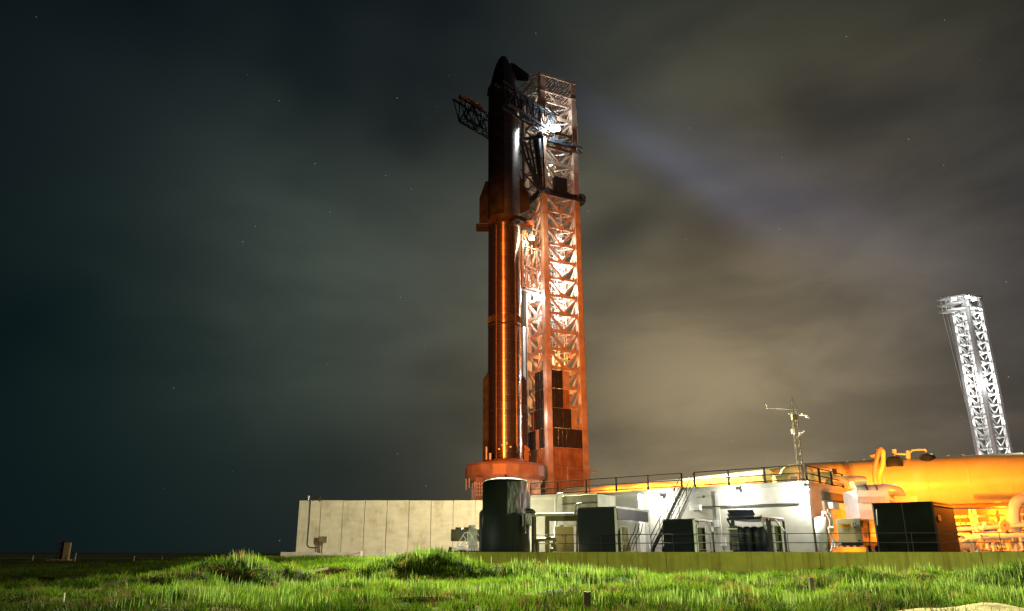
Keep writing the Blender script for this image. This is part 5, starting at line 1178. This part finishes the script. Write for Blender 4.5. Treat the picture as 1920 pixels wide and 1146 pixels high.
# big insulated pipes behind the bunker roof
pline('insulated_pipe','long insulated pipe glowing orange behind the bunker roof railing','pipe',[(1062,924,112),(1280,907,82),(1440,893,64)],.55,TANKP,bend=3,n=18)
pline('insulated_pipe','bright looped pipe bend behind the roof railing below the weather mast','pipe',[(1452,902,62),(1470,900,62),(1474,884,62),(1490,880,62),(1516,882,62.5),(1518,905,63)],.42,TANKP,bend=.9,n=18)
pline('insulated_pipe','upper dull orange pipe ending just left of the weather mast','pipe',[(1420,893,68),(1475,883,68),(1552,885,67)],.42,TANKP,bend=.9,n=18)
pline('insulated_pipe','pipe bend behind the right roof railing with round cap near the tank','pipe',[(1520,893,64),(1560,893,63),(1570,903,62),(1600,900,61),(1622,902,61)],.36,TANKP,bend=.9,n=18)
pline('insulated_pipe','short arched pipe behind the right roof railing','pipe',[(1552,912,60),(1556,898,60),(1575,897,60),(1592,910,60)],.26,TANKP,bend=.6,n=14)
mb=MB(); q=W(1108,889,95); mb.tube(W(1106,925,95),W(1105,884,95),.08,6); mb.bar(W(1104,885,95),W(1119,884,95),.14,.2); mb.box(W(1106,882,95),(.3,.3,.4)); mb.build('lamp_post',RAIL,label='thin dark post with sideways arm at the foot of the orange tower',cat='post')
# sodium lamps in the tank farm
for i,(px,py,Y_,pw) in enumerate(((1700,1000,58,4200),(1840,970,50.5+4,0),(1880,965,61,1400),(1820,925,52,3600),(1600,905,63.5,1000),(1450,925,62.5,1100),(1360,925,70,4000),(1270,930,77,5500),(1180,940,88,7000),(1110,940,96,4500))):
    if pw: light('POINT',W(px,py,Y_),(1.0,.21,.008),pw,.25,name='sodium_lamp_light')
for i,(px,py,Y_) in enumerate(((1862,1000,57),(1830,990,58),(1900,1020,55))):
    light('POINT',W(px,py,Y_),(1.0,.13,.01),150,.2,name='sodium_lamp_light')
light('SPOT',W(1716,975,57),(1.0,.3,.008),16000,.2,aim=W(1780,905,66),cone=110,name='sodium_lamp_light')

# ------------------------------------------------------------------ far left kit and small posts
def gz(x,y): return float(hterrain(x,y))
sl_=thing('concrete_slab_marker','upright pale slab monolith alone on the dark left flat','slab',(W(120,1053,150).x,150,-1.75))
a=W(116.5,1052,150); mb=MB(); x0=W(116.5,1052,150).x; x1=W(128,1052,150).x; mb.box(((x0+x1)/2,150,(zat(1017,150)-1.75)/2+.1),(x1-x0,.5,zat(1017,150)+1.75-.3)); mb.build('slab',BEIGE,sl_,bevel=.02)
mb=MB(); mb.box(((x0+x1)/2+.2,149.7,-1.0),(.12,.06,.7)); mb.build('door_handle',BLACK,sl_)
mb=MB(); mb.box((x0-.6,150,-1.55),(4.2,1.4,.4)); mb.build('plinth',BEIGE,sl_)
lf=thing('lattice_frame_stand','faint dark lattice stand just left of the pale slab','frame',(W(106,1053,150).x,150.5,-1.75))
for px in (101,105,111): mb=MB(); p=W(px,1052,150.5); mb.bar(Vector((p.x,150.5,-1.7)),Vector((p.x,150.5,zat(1010,150))),.12); mb.build('post',RAIL,lf)
for k in range(5): mb=MB(); z=-1.2+k*.8; mb.bar(Vector((W(101,1052,150.5).x,150.5,z)),Vector((W(111,1052,150.5).x,150.5,z+.6)),.08); mb.build('brace',RAIL,lf)
mb=MB(); p=W(113,1052,150.8); mb.box((p.x,150.9,.1),(.8,.1,3.6)); mb.build('back_panel',BLACK,lf)
for px,py,h,lb in ((61,1050,.9,'leftmost tiny pale marker post on the dark left flat'),(140,1053,1.3,'pale marker post just right of the concrete slab'),(251,1049,.8,'tiny pale marker post right of the slab, first beyond it'),(303,1049,.8,'tiny pale marker post in the middle of the far left row'),(353,1049,.8,'tiny pale marker post above the left end of the grass mound'),(453,1048,.8,'tiny pale marker post above the right end of the grass mound')):
    p=W(px,py,140); mb=MB(); mb.tube((p.x,140,-1.75),(p.x+.03,140,-1.75+h+.15),.07,6); mb.lathe([(.0,.0),(.1,.0),(.1,.12),(.01,.14)],(p.x+.03,140,-1.75+h+.1),8); mb.build('marker_post',WHITEP,label=lb,cat='post',group='marker posts across the far left flat')
def ground_at(px,py):
    d=W(px,py,1.0); Y=15.0
    while Y<200:
        p=d*Y
        if p.z<=gz(p.x,p.y): return p
        Y+=.1
    return d*60
def post(name,px,pyb,pyt,w,m,label,lean=0.0,cat='post',round_=False):
    p=ground_at(px,pyb); top=W(px+lean,pyt,p.y); mb=MB(); q=Vector((p.x,p.y,p.z-.25)); tp_=Vector((top.x,p.y,top.z))
    if round_: mb.tube(q,tp_,w/2,10)
    else: mb.bar(q,tp_,w,w)
    mb.build(name,m,label=label,cat=cat); return p,tp_
pa,ta=post('fence_post',1100.5,1150,1109.5,.20,WOOD,'square weathered wooden fence post at the bottom centre foreground')
pb,tb=post('fence_post',1524,1114,1083,.17,WOOD,'leaning short wooden fence post in the grass at right',-4)
post('steel_stake',815,1076,1047,.07,BLACK,'thin black steel stake in the grass left of the black tank')
post('survey_stake',118,1136,1112,.05,WHITEM,'white survey stake in the dark grass at the far left',2.5)
post('survey_stake',372,1116,1098,.045,WHITEM,'white survey stake in the grass below the left mound',2)
mb=MB(); pe=W(1330,1143,ta.y+.6); mb.path([ta-Z3*.38,ta.lerp(pe,.5)-Z3*.38,pe],.006,5,bend=2); mb.build('fence_wire',RAIL,label='sagging thin fence wire running right from the foreground wooden post',cat='wire')
p=ground_at(1431,1077); p=Vector((p.x,min(p.y,48.6),-1.2)); mb=MB(); t_=W(1431,1062,p.y); mb.path([Vector((p.x,p.y,-1.6)),Vector((p.x,p.y,t_.z)),Vector((p.x+.28,p.y,t_.z+.02)),Vector((p.x+.3,p.y,t_.z-.3))],.05,8,bend=.14); mb.build('gooseneck_vent',WHITEP,label='small white gooseneck pipe against the olive retaining wall',cat='pipe')
